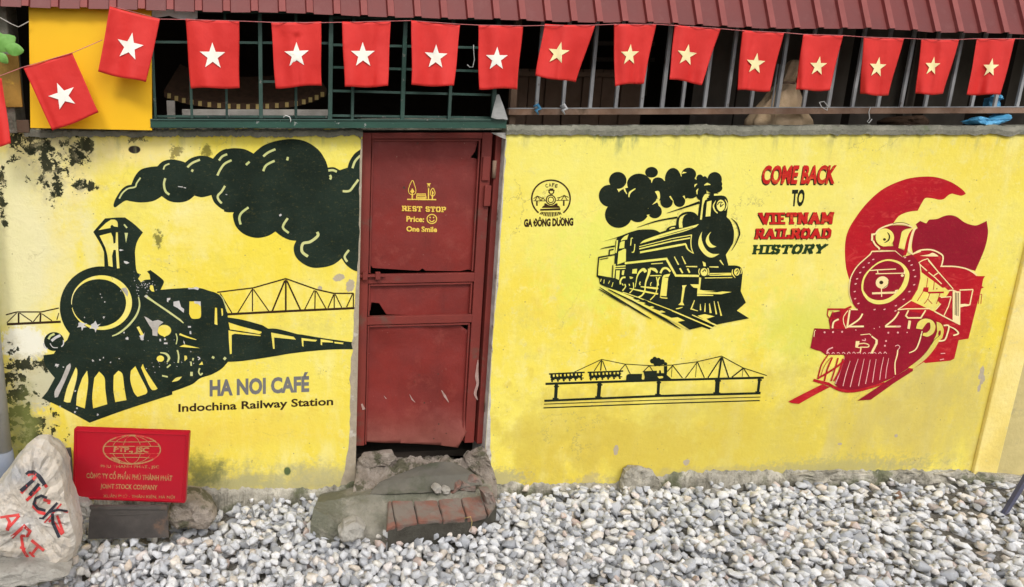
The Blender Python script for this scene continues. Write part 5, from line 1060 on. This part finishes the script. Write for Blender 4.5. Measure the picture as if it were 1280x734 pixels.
# scratches and scuffs on the lower panel
for t in ('512 493 515 499 519 503', '480 495 484 500'): p.line('scuff', PXL, t, [.4, 1.6, .5])
for t in ('527 522 527.5 527', '575 492 585 500 588 480', '553 480 560 478', '535 445 540 449 545 448', '502 411 502.5 415', '505 412 506 416', '487 355 489 356'): p.line('scuff', PXL, t, .7)
p.line('scuff', PXL, '552 488 556 495 561 503', [.8, 3, .8])
p.build(dr, {K: 'stencil_print', 'doorred': 'lamp_gap', 'scuff': 'scuff_mark'}, {K: 'yellow stencil of trees, bench and lamp over REST STOP Price: smiley One Smile'})
pw = Paint(DY-.014, .001, .0004); pw.line('scuff', PXL, '597.5 450 596 470 597 480 594 492 597 500', [1, 4.5, 3, 3.5, 1]); pw.line('scuff', PXL, '452 505 455 512', [2, 4]); pw.build(dr, {'scuff': 'bare_scuff'})

# ---------------------------------------------------------------- flags on a string
FLAGS = [  # TL TR BR BL (photo pixels), star centre, star radius, label
 ((-32, 90), (2, 98), (14, 180), (-22, 188), None, 0, 'red flag at the extreme left edge of the photo, mostly out of frame'),
 ((29, 84.5), (90, 65.5), (123.5, 141.5), (65.5, 164), (78.5, 119.5), 18, 'tilted red flag with white star over the lower left of the yellow board'),
 ((137, 8), (200, 24), (183, 103.5), (123, 90), (162, 58), 18, 'red flag with white star over the top right corner of the yellow board'),
 ((232, 23.5), (299, 26), (299.5, 110), (238.5, 111), (266, 70), 17.5, 'red flag with white star, first to the right of the yellow board'),
 ((339, 28), (401.5, 27), (402, 107), (344.5, 110.5), (371, 68.5), 16.5, 'red flag with white star and creased lower edge, second on the green grille'),
 ((427.5, 27), (488.5, 27), (484.5, 108), (430.5, 109.5), (453.3, 68.5), 16.5, 'red flag with white star, third on the green grille, above the billowing smoke'),
 ((514, 25.5), (575, 31.5), (567.5, 108), (514.5, 107), (544.6, 71), 16, 'red flag with white star hanging above the middle of the red door'),
 ((598, 31), (654, 32), (646, 111.5), (598.5, 111.5), (621, 73.5), 15.5, 'red flag with cream star at the right end of the green grille'),
 ((681, 30), (744, 31.5), (719.5, 103.5), (669, 95), (697.5, 66.5), 15, 'red flag with slanted cream star, first over the grey bars'),
 ((767.5, 30), (820.5, 30), (804, 104), (768, 107.5), (787, 68.5), 14, 'red flag with cream star above the puffy black smoke painting'),
 ((843.5, 31), (900.5, 36.5), (876.5, 106), (836, 99), (857.5, 69), 14.5, 'red flag with slanted cream star, third over the grey bars'),
 ((928, 37.5), (980, 41.5), (961.5, 114.5), (921, 113), (944.5, 79.5), 14, 'red flag with cream star directly left of the beige cloth bundle'),
 ((1004, 43), (1054, 44), (1036.5, 113.5), (994, 113), (1023, 82.5), 13, 'red flag with cream star directly right of the beige cloth bundle'),
 ((1079.5, 46.5), (1130, 48), (1110, 120), (1075, 118), (1097, 84), 13.5, 'red flag with cream star over the right end of the black loco, above the red sun mural'),
 ((1151.5, 49), (1199, 49.5), (1179, 118), (1144.5, 118), (1165, 82.5), 12.5, 'red flag with cream star, second from the right end'),
 ((1221, 48), (1268.5, 48.5), (1251, 119), (1209, 118.5), (1238, 84.5), 12.5, 'rightmost red flag with cream star, beside the blue plastic bag'),
]
FLAGS[13] = FLAGS[13][:6]+('red flag with cream star, third from the right end',)
FY = -.155
def flag(i, TL, TR, BR, BL, sc, sr, label):
    y = FY-.02 if i in (1, 2) else FY
    t = thing('flag', label, 'flag', on_y((TL[0]+TR[0])/2, (TL[1]+TR[1])/2, y), 'red flags strung along the wall')
    n, m_ = 28, 24; rr = random.Random(i); ph, ph2 = rr.uniform(0, 6), rr.uniform(0, 6); rr_ = [rr.uniform(-.8, 1) for _ in range(3)]; amp = .011 if i not in (1,) else .003
    def dy(u, v): return amp*(.35+v)*math.sin(u*5.5+ph+v*.9)+.5*amp*math.sin(u*11+ph2-v*2)+.010*v*math.sin(ph)+.012*rr_[0]*math.exp(-((u-.25-.5*rr_[1]+.25*(v-.5)*rr_[2])/.06)**2)*v**.5+ (.010*math.exp(-((u-.5)/.07)**2) if i == 4 and v > .2 else 0)
    def P(u, v, off=0):
        sgx = .8*math.sin(v*5+ph)*v; sgy = .9*math.sin(u*6+ph2)*(v**3)
        x = (TL[0]*(1-u)+TR[0]*u)*(1-v)+(BL[0]*(1-u)+BR[0]*u)*v+sgx*(1 if i > 2 else .6); yy = (TL[1]*(1-u)+TR[1]*u)*(1-v)+(BL[1]*(1-u)+BR[1]*u)*v+sgy+ .8*math.sin(u*3.1)*(1-v)
        return on_y(x, yy, y+dy(u, v)-off)
    vs = [P(a/n, b/m_) for b in range(m_+1) for a in range(n+1)]
    fs = [(b*(n+1)+a, b*(n+1)+a+1, (b+1)*(n+1)+a+1, (b+1)*(n+1)+a) for b in range(m_) for a in range(n)]
    o = mesh('flag_cloth', vs, fs, M['flag'], t, True); md = o.modifiers.new('thickness', 'SOLIDIFY'); md.thickness = .0008
    if sc:
        # star in the flag's own cloth coordinates, following its folds
        ux = (TR[0]-TL[0], TR[1]-TL[1]); vy = (BL[0]-TL[0]+BR[0]-TR[0], BL[1]-TL[1]+BR[1]-TR[1]); vy = (vy[0]/2, vy[1]/2)
        det = ux[0]*vy[1]-ux[1]*vy[0]; mid = ((TL[0]+TR[0]+BR[0]+BL[0])/4, (TL[1]+TR[1]+BR[1]+BL[1])/4)
        def uv(x, yy): dx, dz = x-mid[0], yy-mid[1]; return (.5+(dx*vy[1]-dz*vy[0])/det, .5+(ux[0]*dz-ux[1]*dx)/det)
        ul = math.hypot(*ux); vl = math.hypot(*vy); k = (ux[0]/ul, ux[1]/ul); j = (vy[0]/vl, vy[1]/vl)
        asp = min(1, ul/54) if i > 8 else 1
        ring = []
        for q in range(10):
            a = -math.pi/2+q*math.pi/5; R_ = sr*(1 if q % 2 == 0 else .40); cx, cz = R_*math.cos(a)*asp, R_*math.sin(a); ring.append((sc[0]+cx*k[0]+cz*j[0], sc[1]+cx*k[1]+cz*j[1]))
        V = [P(*uv(*sc), .005)]; Fc = []; S = 4
        for s_ in range(1, S+1):
            for q in range(10):
                x = sc[0]+(ring[q][0]-sc[0])*s_/S; z_ = sc[1]+(ring[q][1]-sc[1])*s_/S; V.append(P(*uv(x, z_), .005))
        for q in range(10):
            Fc.append((0, 1+q, 1+(q+1) % 10))
            for s_ in range(S-1): a = 1+s_*10; Fc.append((a+q, a+10+q, a+10+(q+1) % 10, a+(q+1) % 10))
        mesh('star', V, Fc, M['starw' if 1 <= i <= 7 else 'star'], t, True)
    return t
for i, f in enumerate(FLAGS): flag(i, *f)
spts = [(-40, 100), (0, 95), (29, 84), (60, 75), (91, 66), (128, 50)]
spts2 = [(137, 7), (200, 24), (232, 24.5), (299, 26.5), (339, 28), (400, 28.5), (428, 28), (488, 26.5), (514, 26), (575, 30.5), (598, 31.5), (654, 32.5), (681, 32), (744, 31.5), (767, 30.5), (820, 30.5), (843, 32), (900, 36), (928, 38.5), (980, 41), (1004, 43), (1054, 44.5), (1080, 46.5), (1130, 48), (1151, 49), (1199, 49.5), (1221, 48.5), (1268, 48.5), (1340, 50)]
tube('flag_string', [on_y(x, y, FY-.004) for x, y in spts2], .0016, M['string'], None, 5, label='thin red string the long row of flags hangs from', cat='string')
tube('flag_string', [on_y(x, y, FY-.024) for x, y in spts], .0016, M['string'], None, 5, label='short orange string crossing the yellow board at left', cat='string')

# ---------------------------------------------------------------- red company sign leaning at the wall foot
SY = -.36
sg = thing('company_sign', 'crimson company sign box with gold globe logo leaning at the foot of the left wall', 'sign', on_y(160, 628, SY))
cor = [(92, 536), (236.5, 541), (231, 629.5), (90.5, 624.5)]
bm = bmesh.new(); Pq = [on_y(x, y, SY) for x, y in cor]
fr4 = [bm.verts.new(q) for q in Pq]; bk = [bm.verts.new(q+Vector((.008, .030, .002))) for q in Pq]
bm.faces.new(fr4); bm.faces.new(bk[::-1])
for i in range(4): bm.faces.new((fr4[i], fr4[(i+1) % 4], bk[(i+1) % 4], bk[i]))
bmesh.ops.bevel(bm, geom=list(bm.edges), offset=.004, segments=2, affect='EDGES'); from_bm('sign_box', bm, M['signred'], sg)
mq = quad_map(cor)
def tray_frame(inset, wd):
    pts_ = [mq(u, v) for u, v in ((inset, 1-inset*1.4), (1-inset, 1-inset*1.4), (1-inset, inset*1.4), (inset, inset*1.4))]
    bm = bmesh.new(); 
    for i in range(4):
        a, b = on_y(*pts_[i], SY-.001), on_y(*pts_[(i+1) % 4], SY-.001); d = (b-a).normalized(); n_ = Vector((-d.z, 0, d.x))*wd
        if i % 2 == 0: a = a+d*.004; b = b-d*.004
        v = [bm.verts.new(q) for q in (a+n_+Vector((0, .002, 0)), b+n_+Vector((0, .002, 0)), b-n_+Vector((0, .002, 0)), a-n_+Vector((0, .002, 0)), )]; w_ = [bm.verts.new(q) for q in (a+n_*.6+Vector((0, -.003, 0)), b+n_*.6+Vector((0, -.003, 0)), b-n_*.6+Vector((0, -.003, 0)), a-n_*.6+Vector((0, -.003, 0)))]
        bm.faces.new(w_)
        for j in range(4): bm.faces.new((v[j], v[(j+1) % 4], w_[(j+1) % 4], w_[j]))
    from_bm('raised_rim', bm, M['signred'], sg)
tray_frame(.022, .003)
ZQ = Z(80, 525, 4.894); p = Paint(SY, .0012, .0003); K = 'gold'
def ring(cx, cy, rx, ry, w_, a0=0, a1=360, n=40): p.lp(K, [ZQ(cx+rx*math.cos(math.radians(a0+(a1-a0)*i/n)), cy+ry*math.sin(math.radians(a0+(a1-a0)*i/n))) for i in range(n+1)], w_, False)
ring(415, 182, 175, 88, 1.7); ring(415, 182, 120, 84, .8, 195, 345, 24); ring(415, 182, 120, 84, .8, 15, 165, 24); ring(415, 182, 55, 84, .8, 200, 340, 20); ring(415, 182, 55, 84, .8, 20, 160, 20)
p.lines(K, ZQ, '245 162 585 162; 245 206 585 206; 280 130 350 135 480 135 550 130; 285 234 350 229 480 229 545 234', 1.0, False)
p.poly(K, ZQ, '290 225 | 320 232 | 345 248 | 340 270 | 310 252')
def qs(*a): return [ZQ(a[i], a[i+1]) for i in (0, 2, 4, 6)]
p.text(K, 'PTP., JSC', qs(306, 166, 522, 170, 522, 198, 302, 194), .05)
p.text(K, 'PHU THANH PHAT., JSC', qs(225, 275, 582, 280, 582, 296, 225, 292), .01)
p.text(K, 'CÔNG TY CỔ PHẦN PHÚ THÀNH PHÁT', qs(137, 326, 664, 342, 662, 372, 137, 355), .028)
p.text(K, 'JOINT STOCK COMPANY', qs(224, 391, 573, 400, 571, 428, 222, 418), .028)
p.text(K, 'XUÂN PHÚ - THÂN KIÊN, HÀ NỘI', qs(240, 456, 678, 465, 676, 482, 240, 474), .008)
p.build(sg, {K: 'gold_print'}, {K: 'gold globe emblem and faded company lettering'})
# dark metal base plate under the sign
dbp = thing('metal_plate', 'dark rusty metal plate standing in the gravel under the red sign', 'metal plate', on_z(160, 668, 0))
px_prism('plate', [(112, 633), (209, 633), (211, 672), (110, 674)], -.40, -.385, M['iron'], dbp)
px_prism('folded_edge', [(112, 633), (209, 633), (209, 637), (112, 637)], -.408, -.4005, M['iron'], dbp); px_prism('rib', [(133, 643.2), (186, 641.5), (186, 643), (133, 645)], -.404, -.4005, M['iron'], dbp)
lump('small_stone', [(88, 634), (96, 628), (108, 630), (113, 638), (110, 648), (94, 647)], -.42, -.30, M['rock'], None, .012, seed=21, label='small grey stone between the painted boulder and the dark plate', cat='stone')
lump('rounded_stone', [(208, 650), (214, 634), (230, 627), (250, 630), (266, 640), (271, 654), (262, 665), (240, 667), (220, 663)], -.32, -.14, M['cementlight'], None, .012, seed=25, label='rounded grey stone right of the red sign at the wall foot', cat='stone')
lump('flat_stone', [(-30, 728), (-10, 716), (30, 714), (66, 717), (84, 722), (78, 728), (40, 734), (-20, 738)], -.84, -.66, M['rock'], None, .014, seed=31, label='flat grey stone under the painted boulder', cat='stone')
box('dark_board', on_y(66, 600, -.04).x, on_y(92, 600, -.04).x, -.05, -.035, -.02, on_y(80, 560, -.04).z, M['iron'], None, .002, label='narrow dark board standing behind the sign and painted boulder', cat='board')

# ---------------------------------------------------------------- painted boulder
bl = thing('painted_boulder', 'pale pointed boulder hand lettered TICK ART in black and red', 'boulder', on_z(40, 710, 0))
out = [(40, 555), (52, 556), (64, 568), (74, 583), (80, 605), (84, 628), (92, 650), (97, 672), (97, 690), (92, 704), (78, 711), (55, 712), (30, 709), (10, 706), (-12, 706), (-30, 690), (-32, 655), (-18, 625), (-4, 605), (6, 592), (18, 576), (30, 562)]
P = [on_y(out[i][0]+(out[(i+1) % len(out)][0]-out[i][0])*j/3, out[i][1]+(out[(i+1) % len(out)][1]-out[i][1])*j/3, -.74) for i in range(len(out)) for j in range(3)]; c = on_y(40, 640, -.74); bm = bmesh.new(); lay = [(.12, -.035), (.3, -.032), (.5, -.028), (.68, -.020), (.83, -.006), (.94, .02), (1.0, .065), (.97, .14), (.85, .22), (.6, .27)]; rings = []
for s_, dy_ in lay:
    row = []
    for q in P:
        v = c+(q-c)*s_; v.y = -.74+dy_
        k = mnoise.noise(v*6+Vector((3, 1, 2)))*.030+mnoise.noise(v*14)*.014+abs(mnoise.noise(v*26))*.007
        cell = (mnoise.cell(Vector((v.x*7+v.z*3, v.z*7-v.x*3, 1)))-.5)*.018+(mnoise.cell(Vector((v.x*19, v.z*17+v.x*4, 1)))-.5)*.010; v.y += (k+cell)*(1 if s_ < 1 else .5)
        if s_ < .99: v.x += mnoise.noise(v*17)*.006
        else: e = (q-c).normalized(); v += Vector((e.x, 0, e.z))*(mnoise.noise(v*30)*.006)
        row.append(bm.verts.new(v))
    rings.append(row)
n_ = len(P)
for a, b in zip(rings[:-1], rings[1:]):
    for j in range(n_): bm.faces.new((a[j], a[(j+1) % n_], b[(j+1) % n_], b[j]))
bm.faces.new(rings[0]); bm.faces.new(rings[-1]); bmesh.ops.triangulate(bm, faces=bm.faces); bmesh.ops.recalc_face_normals(bm, faces=bm.faces)
bvh = BVHTree.FromBMesh(bm)
from_bm('boulder_body', bm, M['boulder'], bl)
def on_rock(px, py, off):
    d = ray(px, py).normalized(); h = bvh.ray_cast(CAM, d)
    if h[0] is None: return on_y(px, py, -.74)
    return h[0]+h[1]*0-d*(off+.0016)
ZW = Z(0, 540, 3.783); p = Paint(0, .0006, .0005, proj=on_rock)
def brush(mat, t, w_):
    v = [float(a) for a in t.split()]; pts_ = [ZW(v[i], v[i+1]) for i in range(0, len(v), 2)]; dense = []
    for a, b in zip(pts_[:-1], pts_[1:]):
        k = max(1, int(math.dist(a, b)/1.6)); dense += [(a[0]+(b[0]-a[0])*i/k, a[1]+(b[1]-a[1])*i/k) for i in range(k)]
    p.lp(mat, dense+[pts_[-1]], [x*1.25 for x in w_] if isinstance(w_, list) else w_*1.25, False)
for t, w_ in (('130 205 150 195 175 200 222 262', 3.2), ('170 210 100 290', 3), ('190 262 125 325', 3), ('165 330 160 355 185 380 215 388', 3.2), ('205 320 232 328 230 342', 3), ('290 340 210 430', 1.6), ('245 415 295 485', 3.2), ('232 418 240 425', 3), ('270 395 300 480', 2.6), ('300 375 322 380', 2)): brush('rockred', t, w_)
for t, w_ in (('122 200 135 190 160 190 185 210 212 250', [2.5, 3.4, 3.8, 4.6, 3.6]), ('160 225 98 280', [3.4, 4.2]), ('185 245 140 300', [3.2, 3.8]), ('200 250 204 252', 2.6), ('222 312 195 302 168 315 160 340 178 362 215 372', [2.8, 2.6, 2.6, 3, 3, 2.6]), ('272 335 235 375 200 412', [2.4, 3, 2.2]), ('185 408 205 410', 1.6), ('235 378 275 368 320 375', [2.8, 2.4, 2]), ('248 385 250 430 280 500', [3, 3.4, 3.2])): brush('rockblack', t, w_)
for t, w_ in (('0 405 30 400 92 392', [2.4, 2.6, 3]), ('30 400 45 425 35 468', [2.8, 3, 3.4]), ('92 395 60 432 30 462', [2.6, 2.8, 3]), ('55 500 120 440', [3.6, 3]), ('110 442 142 470 130 492 98 492', [3, 3, 2.8, 2.6]), ('100 490 110 560 155 628', [2.8, 3, 2.6]), ('95 545 120 555', 2.6), ('180 540 148 582', [2.8, 2.6]), ('138 568 162 592', 2.4), ('148 512 208 562', [3, 3])): brush('rockred', t, w_)
p.build(bl, {'rockblack': 'brush_lettering', 'rockred': 'red_lettering'}, {'rockblack': 'black hand painted word TICK', 'rockred': 'red hand painted word ART and red letter shadow'})

# ---------------------------------------------------------------- doorstep: broken concrete, sloping cement, brick edge
ds = thing('doorstep', 'broken concrete doorstep sloping down to a row of red bricks below the metal door', 'doorstep', on_y(520, 600, -.1))
def patch(name, rows, mat, seed, amp, nx=70, k=6, parent=ds, skirt=True, rough=1.0):
    """rows: front-to-back lists of (px, py, depth y) control points; lofted surface with noise"""
    R_ = []
    for r in rows:
        pts_ = [on_y(a, b, c) for a, b, c in r]; L_ = [0]
        for a, b in zip(pts_[:-1], pts_[1:]): L_.append(L_[-1]+(b-a).length)
        row = []
        for i in range(nx+1):
            s = L_[-1]*i/nx; j = max(q for q in range(len(L_)-1) if L_[q] <= s+1e-9); t = (s-L_[j])/(L_[j+1]-L_[j]); row.append(pts_[j].lerp(pts_[j+1], min(1, t)))
        R_.append(row)
    G = []
    for a, b in zip(R_[:-1], R_[1:]):
        for q in range(k): G.append([u.lerp(v, q/k) for u, v in zip(a, b)])
    G.append(R_[-1])
    for row in G:
        for v in row:
            w_ = v.copy(); v.z += amp*(mnoise.noise(w_*8+Vector((seed, 0, 0)))+.6*rough*mnoise.noise(w_*22+Vector((0, seed, 0)))+.35*rough*mnoise.noise(w_*55))
            v.y += .6*amp*mnoise.noise(w_*17+Vector((0, 0, seed)))
    if skirt: G.insert(0, [Vector((v.x, v.y-.005, -.16)) for v in G[0]])
    m_ = nx+1; vs = [v for row in G for v in row]; fs = [(r*m_+i, r*m_+i+1, (r+1)*m_+i+1, (r+1)*m_+i) for r in range(len(G)-1) for i in range(nx)]
    if skirt:  # end caps
        for i in (0, nx):
            base = len(vs); col = [r*m_+i for r in range(len(G))]; back = vs[col[-1]]; vs.append(Vector((back.x, back.y, -.16))); fs.append(col+[base] if i else (col+[base])[::-1])
    return mesh(name, vs, fs, mat, parent)
# front slab beside and under the bricks
patch('front_slab', [[(388, 656, -.40), (410, 668, -.43), (480, 668, -.43), (560, 655, -.40), (618, 634, -.34)], [(392, 636, -.37), (420, 655, -.41), (478, 660, -.41), (560, 646, -.39), (616, 628, -.33)],
                     [(396, 628, -.28), (440, 620, -.24), (500, 616, -.22), (560, 613, -.20), (612, 612, -.18)], [(400, 618, -.02), (450, 606, -.03), (500, 600, -.04), (560, 598, -.03), (614, 600, -.01)]], M['cement'], 3, .010)
# smooth dark slope
patch('cement_slope', [[(462, 618, -.235), (500, 617, -.245), (550, 615, -.235), (600, 606, -.20)], [(474, 603, -.16), (510, 598, -.16), (560, 594, -.15), (592, 592, -.13)], [(520, 584, -.06), (545, 577, -.04), (565, 577, -.03), (576, 582, -.03)]], M['cementdark'], 6, .004, 50, 6, skirt=False)
patch('broken_sill', [[(440, 622, -.17), (470, 612, -.16), (520, 600, -.10), (575, 600, -.10), (622, 618, -.12)], [(444, 600, -.09), (475, 596, -.08), (520, 586, -.045), (575, 588, -.05), (620, 600, -.06)], [(446, 582, -.03), (478, 584, -.025), (520, 581, -.015), (575, 581, -.02), (614, 582, -.03)],
                      [(446, 577, .03), (478, 577, .04), (520, 573, .05), (575, 573, .05), (612, 571, .03)], [(446, 574, .2), (478, 574, .22), (520, 572, .25), (575, 572, .25), (612, 570, .2)]], M['cementlight'], 11, .024, 150, 9, rough=1.5)
lump('broken_block', [(449, 577), (456, 570), (492, 567), (497, 575), (488, 584), (455, 586)], -.03, .03, M['cementlight'], ds, .006, seed=41)
lump('mortar_lump', [(584, 576), (591, 568), (608, 564), (614, 580), (613, 597), (598, 600), (589, 588)], -.04, .03, M['cementlight'], ds, .016, seed=45)
# bricks laid on edge along the front
tops = [(484, 627), (489, 626), (516.5, 625.5), (547, 624.5), (575.6, 622.5), (601.7, 619), (617, 614.5)]; bots = [(483, 661), (495.5, 657), (522.5, 652.5), (554, 650), (583.5, 647), (610, 642.5), (621, 632)]
for i in range(6):
    zt_ = .115+.002*(i % 2); g_ = .7
    q = [(tops[i][0]+g_, tops[i][1]), (tops[i+1][0]-g_, tops[i+1][1]), (bots[i+1][0]-g_, bots[i+1][1]), (bots[i][0]+g_, bots[i][1])]
    bm = bmesh.new(); T = [on_z(a, b, zt_) for a, b in q]; T = [t_+Vector((0, 0, (-.004 if j > 1 else 0)+.003*math.sin(i*2.3+j))) for j, t_ in enumerate(T)]; B_ = [Vector((t_.x, t_.y+(.01 if j > 1 else 0), t_.z-.030)) for j, t_ in enumerate(T)]
    # middle row of points so the worn edge is not straight
    a = [bm.verts.new(t_) for t_ in T]; b = [bm.verts.new(t_) for t_ in B_]; bm.faces.new(a); bm.faces.new(b[::-1])
    for j in range(4): bm.faces.new((a[j], a[(j+1) % 4], b[(j+1) % 4], b[j]))
    bmesh.ops.bevel(bm, geom=list(bm.edges), offset=.004, segments=2, affect='EDGES'); bmesh.ops.subdivide_edges(bm, edges=[e for e in bm.edges if e.calc_length() > .05], cuts=4, use_grid_fill=True)
    for v in bm.verts: v.co += Vector([mnoise.noise(v.co*30+Vector((i, o_, 0))) for o_ in (0, 4, 8)])*.005
    from_bm('brick', bm, M['brick'], ds)
bm = bmesh.new(); T = [on_z(*q, .098) for q in ((486, 630), (614, 618), (621, 634), (584, 650), (554, 653), (495, 660), (485, 663))]; a = [bm.verts.new(t_) for t_ in T]; b = [bm.verts.new((t_.x, t_.y+.004, -.12)) for t_ in T]; bm.faces.new(a)
for j in range(7): bm.faces.new((a[j], a[(j+1) % 7], b[(j+1) % 7], b[j]))
from_bm('mortar_bed', bm, M['mortar'], ds)
lump('broken_brick', [(604, 617), (614, 615), (621, 630), (619, 640), (611, 640)], -.36, -.28, M['brick'], ds, .006, seed=51)
# loose bits on the step
for i, (o_, lb, mt) in enumerate((([(541, 613), (546, 608), (553, 610), (553, 617), (545, 618)], 'small pale pebble on the doorstep, left of the pair', 'rock'), ([(553, 614), (558, 611), (564, 613), (562, 618), (554, 618)], 'small pale pebble on the doorstep, right of the pair', 'rock'), ([(564, 618), (572, 608), (579, 605), (574, 613), (567, 618)], 'thin tan brick flake leaning on the doorstep', 'brick'), ([(574, 614), (580, 605), (596, 609), (595, 615), (580, 615)], 'flat broken red tile piece on the doorstep', 'brick'), ([(583, 604), (592, 597), (602, 600), (606, 608), (594, 609)], 'broken pinkish brick lump at the right of the doorstep', 'brick'))):
    lump('step_rubble', o_, -.27+.02*i, -.22+.02*i, M[mt], None, .004, 3, seed=60+i, label=lb, cat='rubble', group='loose rubble on the doorstep')
tube('thin_twig', [on_y(580, 648, -.47), on_y(588, 646, -.49), on_y(590, 652, -.49), on_y(588.5, 664, -.48)], .0018, M['straw'], None, label='thin straw coloured stalk hanging over the brick edge', cat='stalk')
lump('grey_rock', [(424, 668), (432, 660), (448, 656), (459, 662), (456, 674), (440, 679), (426, 676)], -.54, -.44, M['rock'], None, .012, seed=71, label='grey angular rock in front of the doorstep left end', cat='rock')
# ---- blue-grey steel leg at lower right
px_prism('steel_leg', [(1352, 480), (1360, 484), (1262, 640), (1253, 648)], -.42, -.40, M['legsteel'], None, label='dark blue grey flat steel leg leaning in from the lower right edge', cat='steel leg')

# ---- small litter on the gravel
lump('dry_leaf', [(1121, 618), (1126, 614), (1129, 622), (1126, 630), (1122, 627)], -.20, -.19, M['rustrail'], None, .004, 3, seed=81, label='curled brown dry leaf on the gravel near the right wall foot', cat='leaf')
lump('red_scrap', [(392, 655), (397, 653), (400, 656), (398, 660), (393, 659)], -.40, -.385, M['signred'], None, .003, 3, seed=82, label='tiny red plastic scrap in the gravel left of the doorstep', cat='scrap')
# ---------------------------------------------------------------- track ballast
def gravel():
    protos = []; r = random.Random(11)
    for k in range(14):
        bm = bmesh.new(); n = 9+k % 4
        for i in range(n):
            z_ = 1-2*(i+.5)/n; a = i*2.399963+r.uniform(-.5, .5); s_ = math.sqrt(1-z_*z_); q = r.uniform(.82, 1.1); bm.verts.new((s_*math.cos(a)*q, s_*math.sin(a)*q, z_*q))
        h = bmesh.ops.convex_hull(bm, input=bm.verts); bmesh.ops.bevel(bm, geom=list(bm.edges), offset=.035, segments=1, affect='EDGES')
        bmesh.ops.triangulate(bm, faces=bm.faces); bm.verts.ensure_lookup_table()
        protos.append((np.array([v.co[:] for v in bm.verts]), np.array([[v.index for v in f.verts] for f in bm.faces]))); bm.free()
    V, Fc, off = [], [], 0; r = np.random.default_rng(5)
    def in_step(x, y): return .47 < x < 1.42 and y > (-.33-.065*min(1, (x-.47)/.3) if x < .77 else -.395+.09*abs(x-1))
    def put(x, y, z_, s_):
        nonlocal off
        v, f = protos[r.integers(len(protos))]; q = r.normal(size=4); q /= np.linalg.norm(q); a, b, c, d = q
        R_ = np.array([[1-2*(c*c+d*d), 2*(b*c-a*d), 2*(b*d+a*c)], [2*(b*c+a*d), 1-2*(b*b+d*d), 2*(c*d-a*b)], [2*(b*d-a*c), 2*(c*d+a*b), 1-2*(b*b+c*c)]])
        sc_ = s_*np.array([r.uniform(.95, 1.4), r.uniform(.8, 1.05), r.uniform(.55, .85)]); p_ = (v*sc_)@R_.T; p_[:, 2] *= .85; p_ += (x, y, z_)
        V.append(p_); Fc.append(f+off); off += len(v)
    for (sp_, z0, keep, smin, smax, ylo) in ((.052, -.045, 1, .028, .040, -2.0), (.052, -.015, .95, .022, .038, -1.6), (.052, .012, .62, .017, .036, -1.5), (.062, .030, .30, .015, .030, -1.4)):
        xs = np.arange(-2.4, 7.0, sp_); ys = np.arange(ylo, -.0, sp_)
        for x in xs:
            for y in ys:
                if r.random() > keep: continue
                xx, yy = x+r.uniform(-.5, .5)*sp_, y+r.uniform(-.5, .5)*sp_; s_ = r.uniform(smin, smax)*(1.25 if r.random() < .08 else 1)
                if yy > -s_*.8-.012 or in_step(xx, yy): continue
                if -.66 < xx < .0 and yy > -.38 and z0 > -.02 and yy > -.5: 
                    if yy > -.40: continue
                put(xx, yy, gz(xx)+z0+r.uniform(-.006, .008), s_)
    V = np.concatenate(V); Fc = np.concatenate(Fc); me = bpy.data.meshes.new('gravel')
    me.vertices.add(len(V)); me.vertices.foreach_set('co', V.astype(np.float32).ravel()); me.loops.add(Fc.size); me.loops.foreach_set('vertex_index', Fc.astype(np.int32).ravel())
    me.polygons.add(len(Fc)); me.polygons.foreach_set('loop_start', np.arange(0, Fc.size, 3, dtype=np.int32)); me.update(calc_edges=True); me.validate()
    me.materials.append(M['gravel']); o = bpy.data.objects.new('gravel', me); COL.objects.link(o); print('gravel tris', len(Fc))
    props(o, 'pale grey crushed stone ballast along the foot of the wall', 'gravel', kind='stuff')
gravel()
gb = mesh('gravel_bed', [(X0-1, -2.3, -.055), (2.0, -2.3, -.055), (X1+1, -2.3, -.19), (X1+1, 0, -.19), (2.0, 0, -.055), (X0-1, 0, -.055)], [(0, 1, 4, 5), (1, 2, 3, 4)], M['soil'], kind='structure')
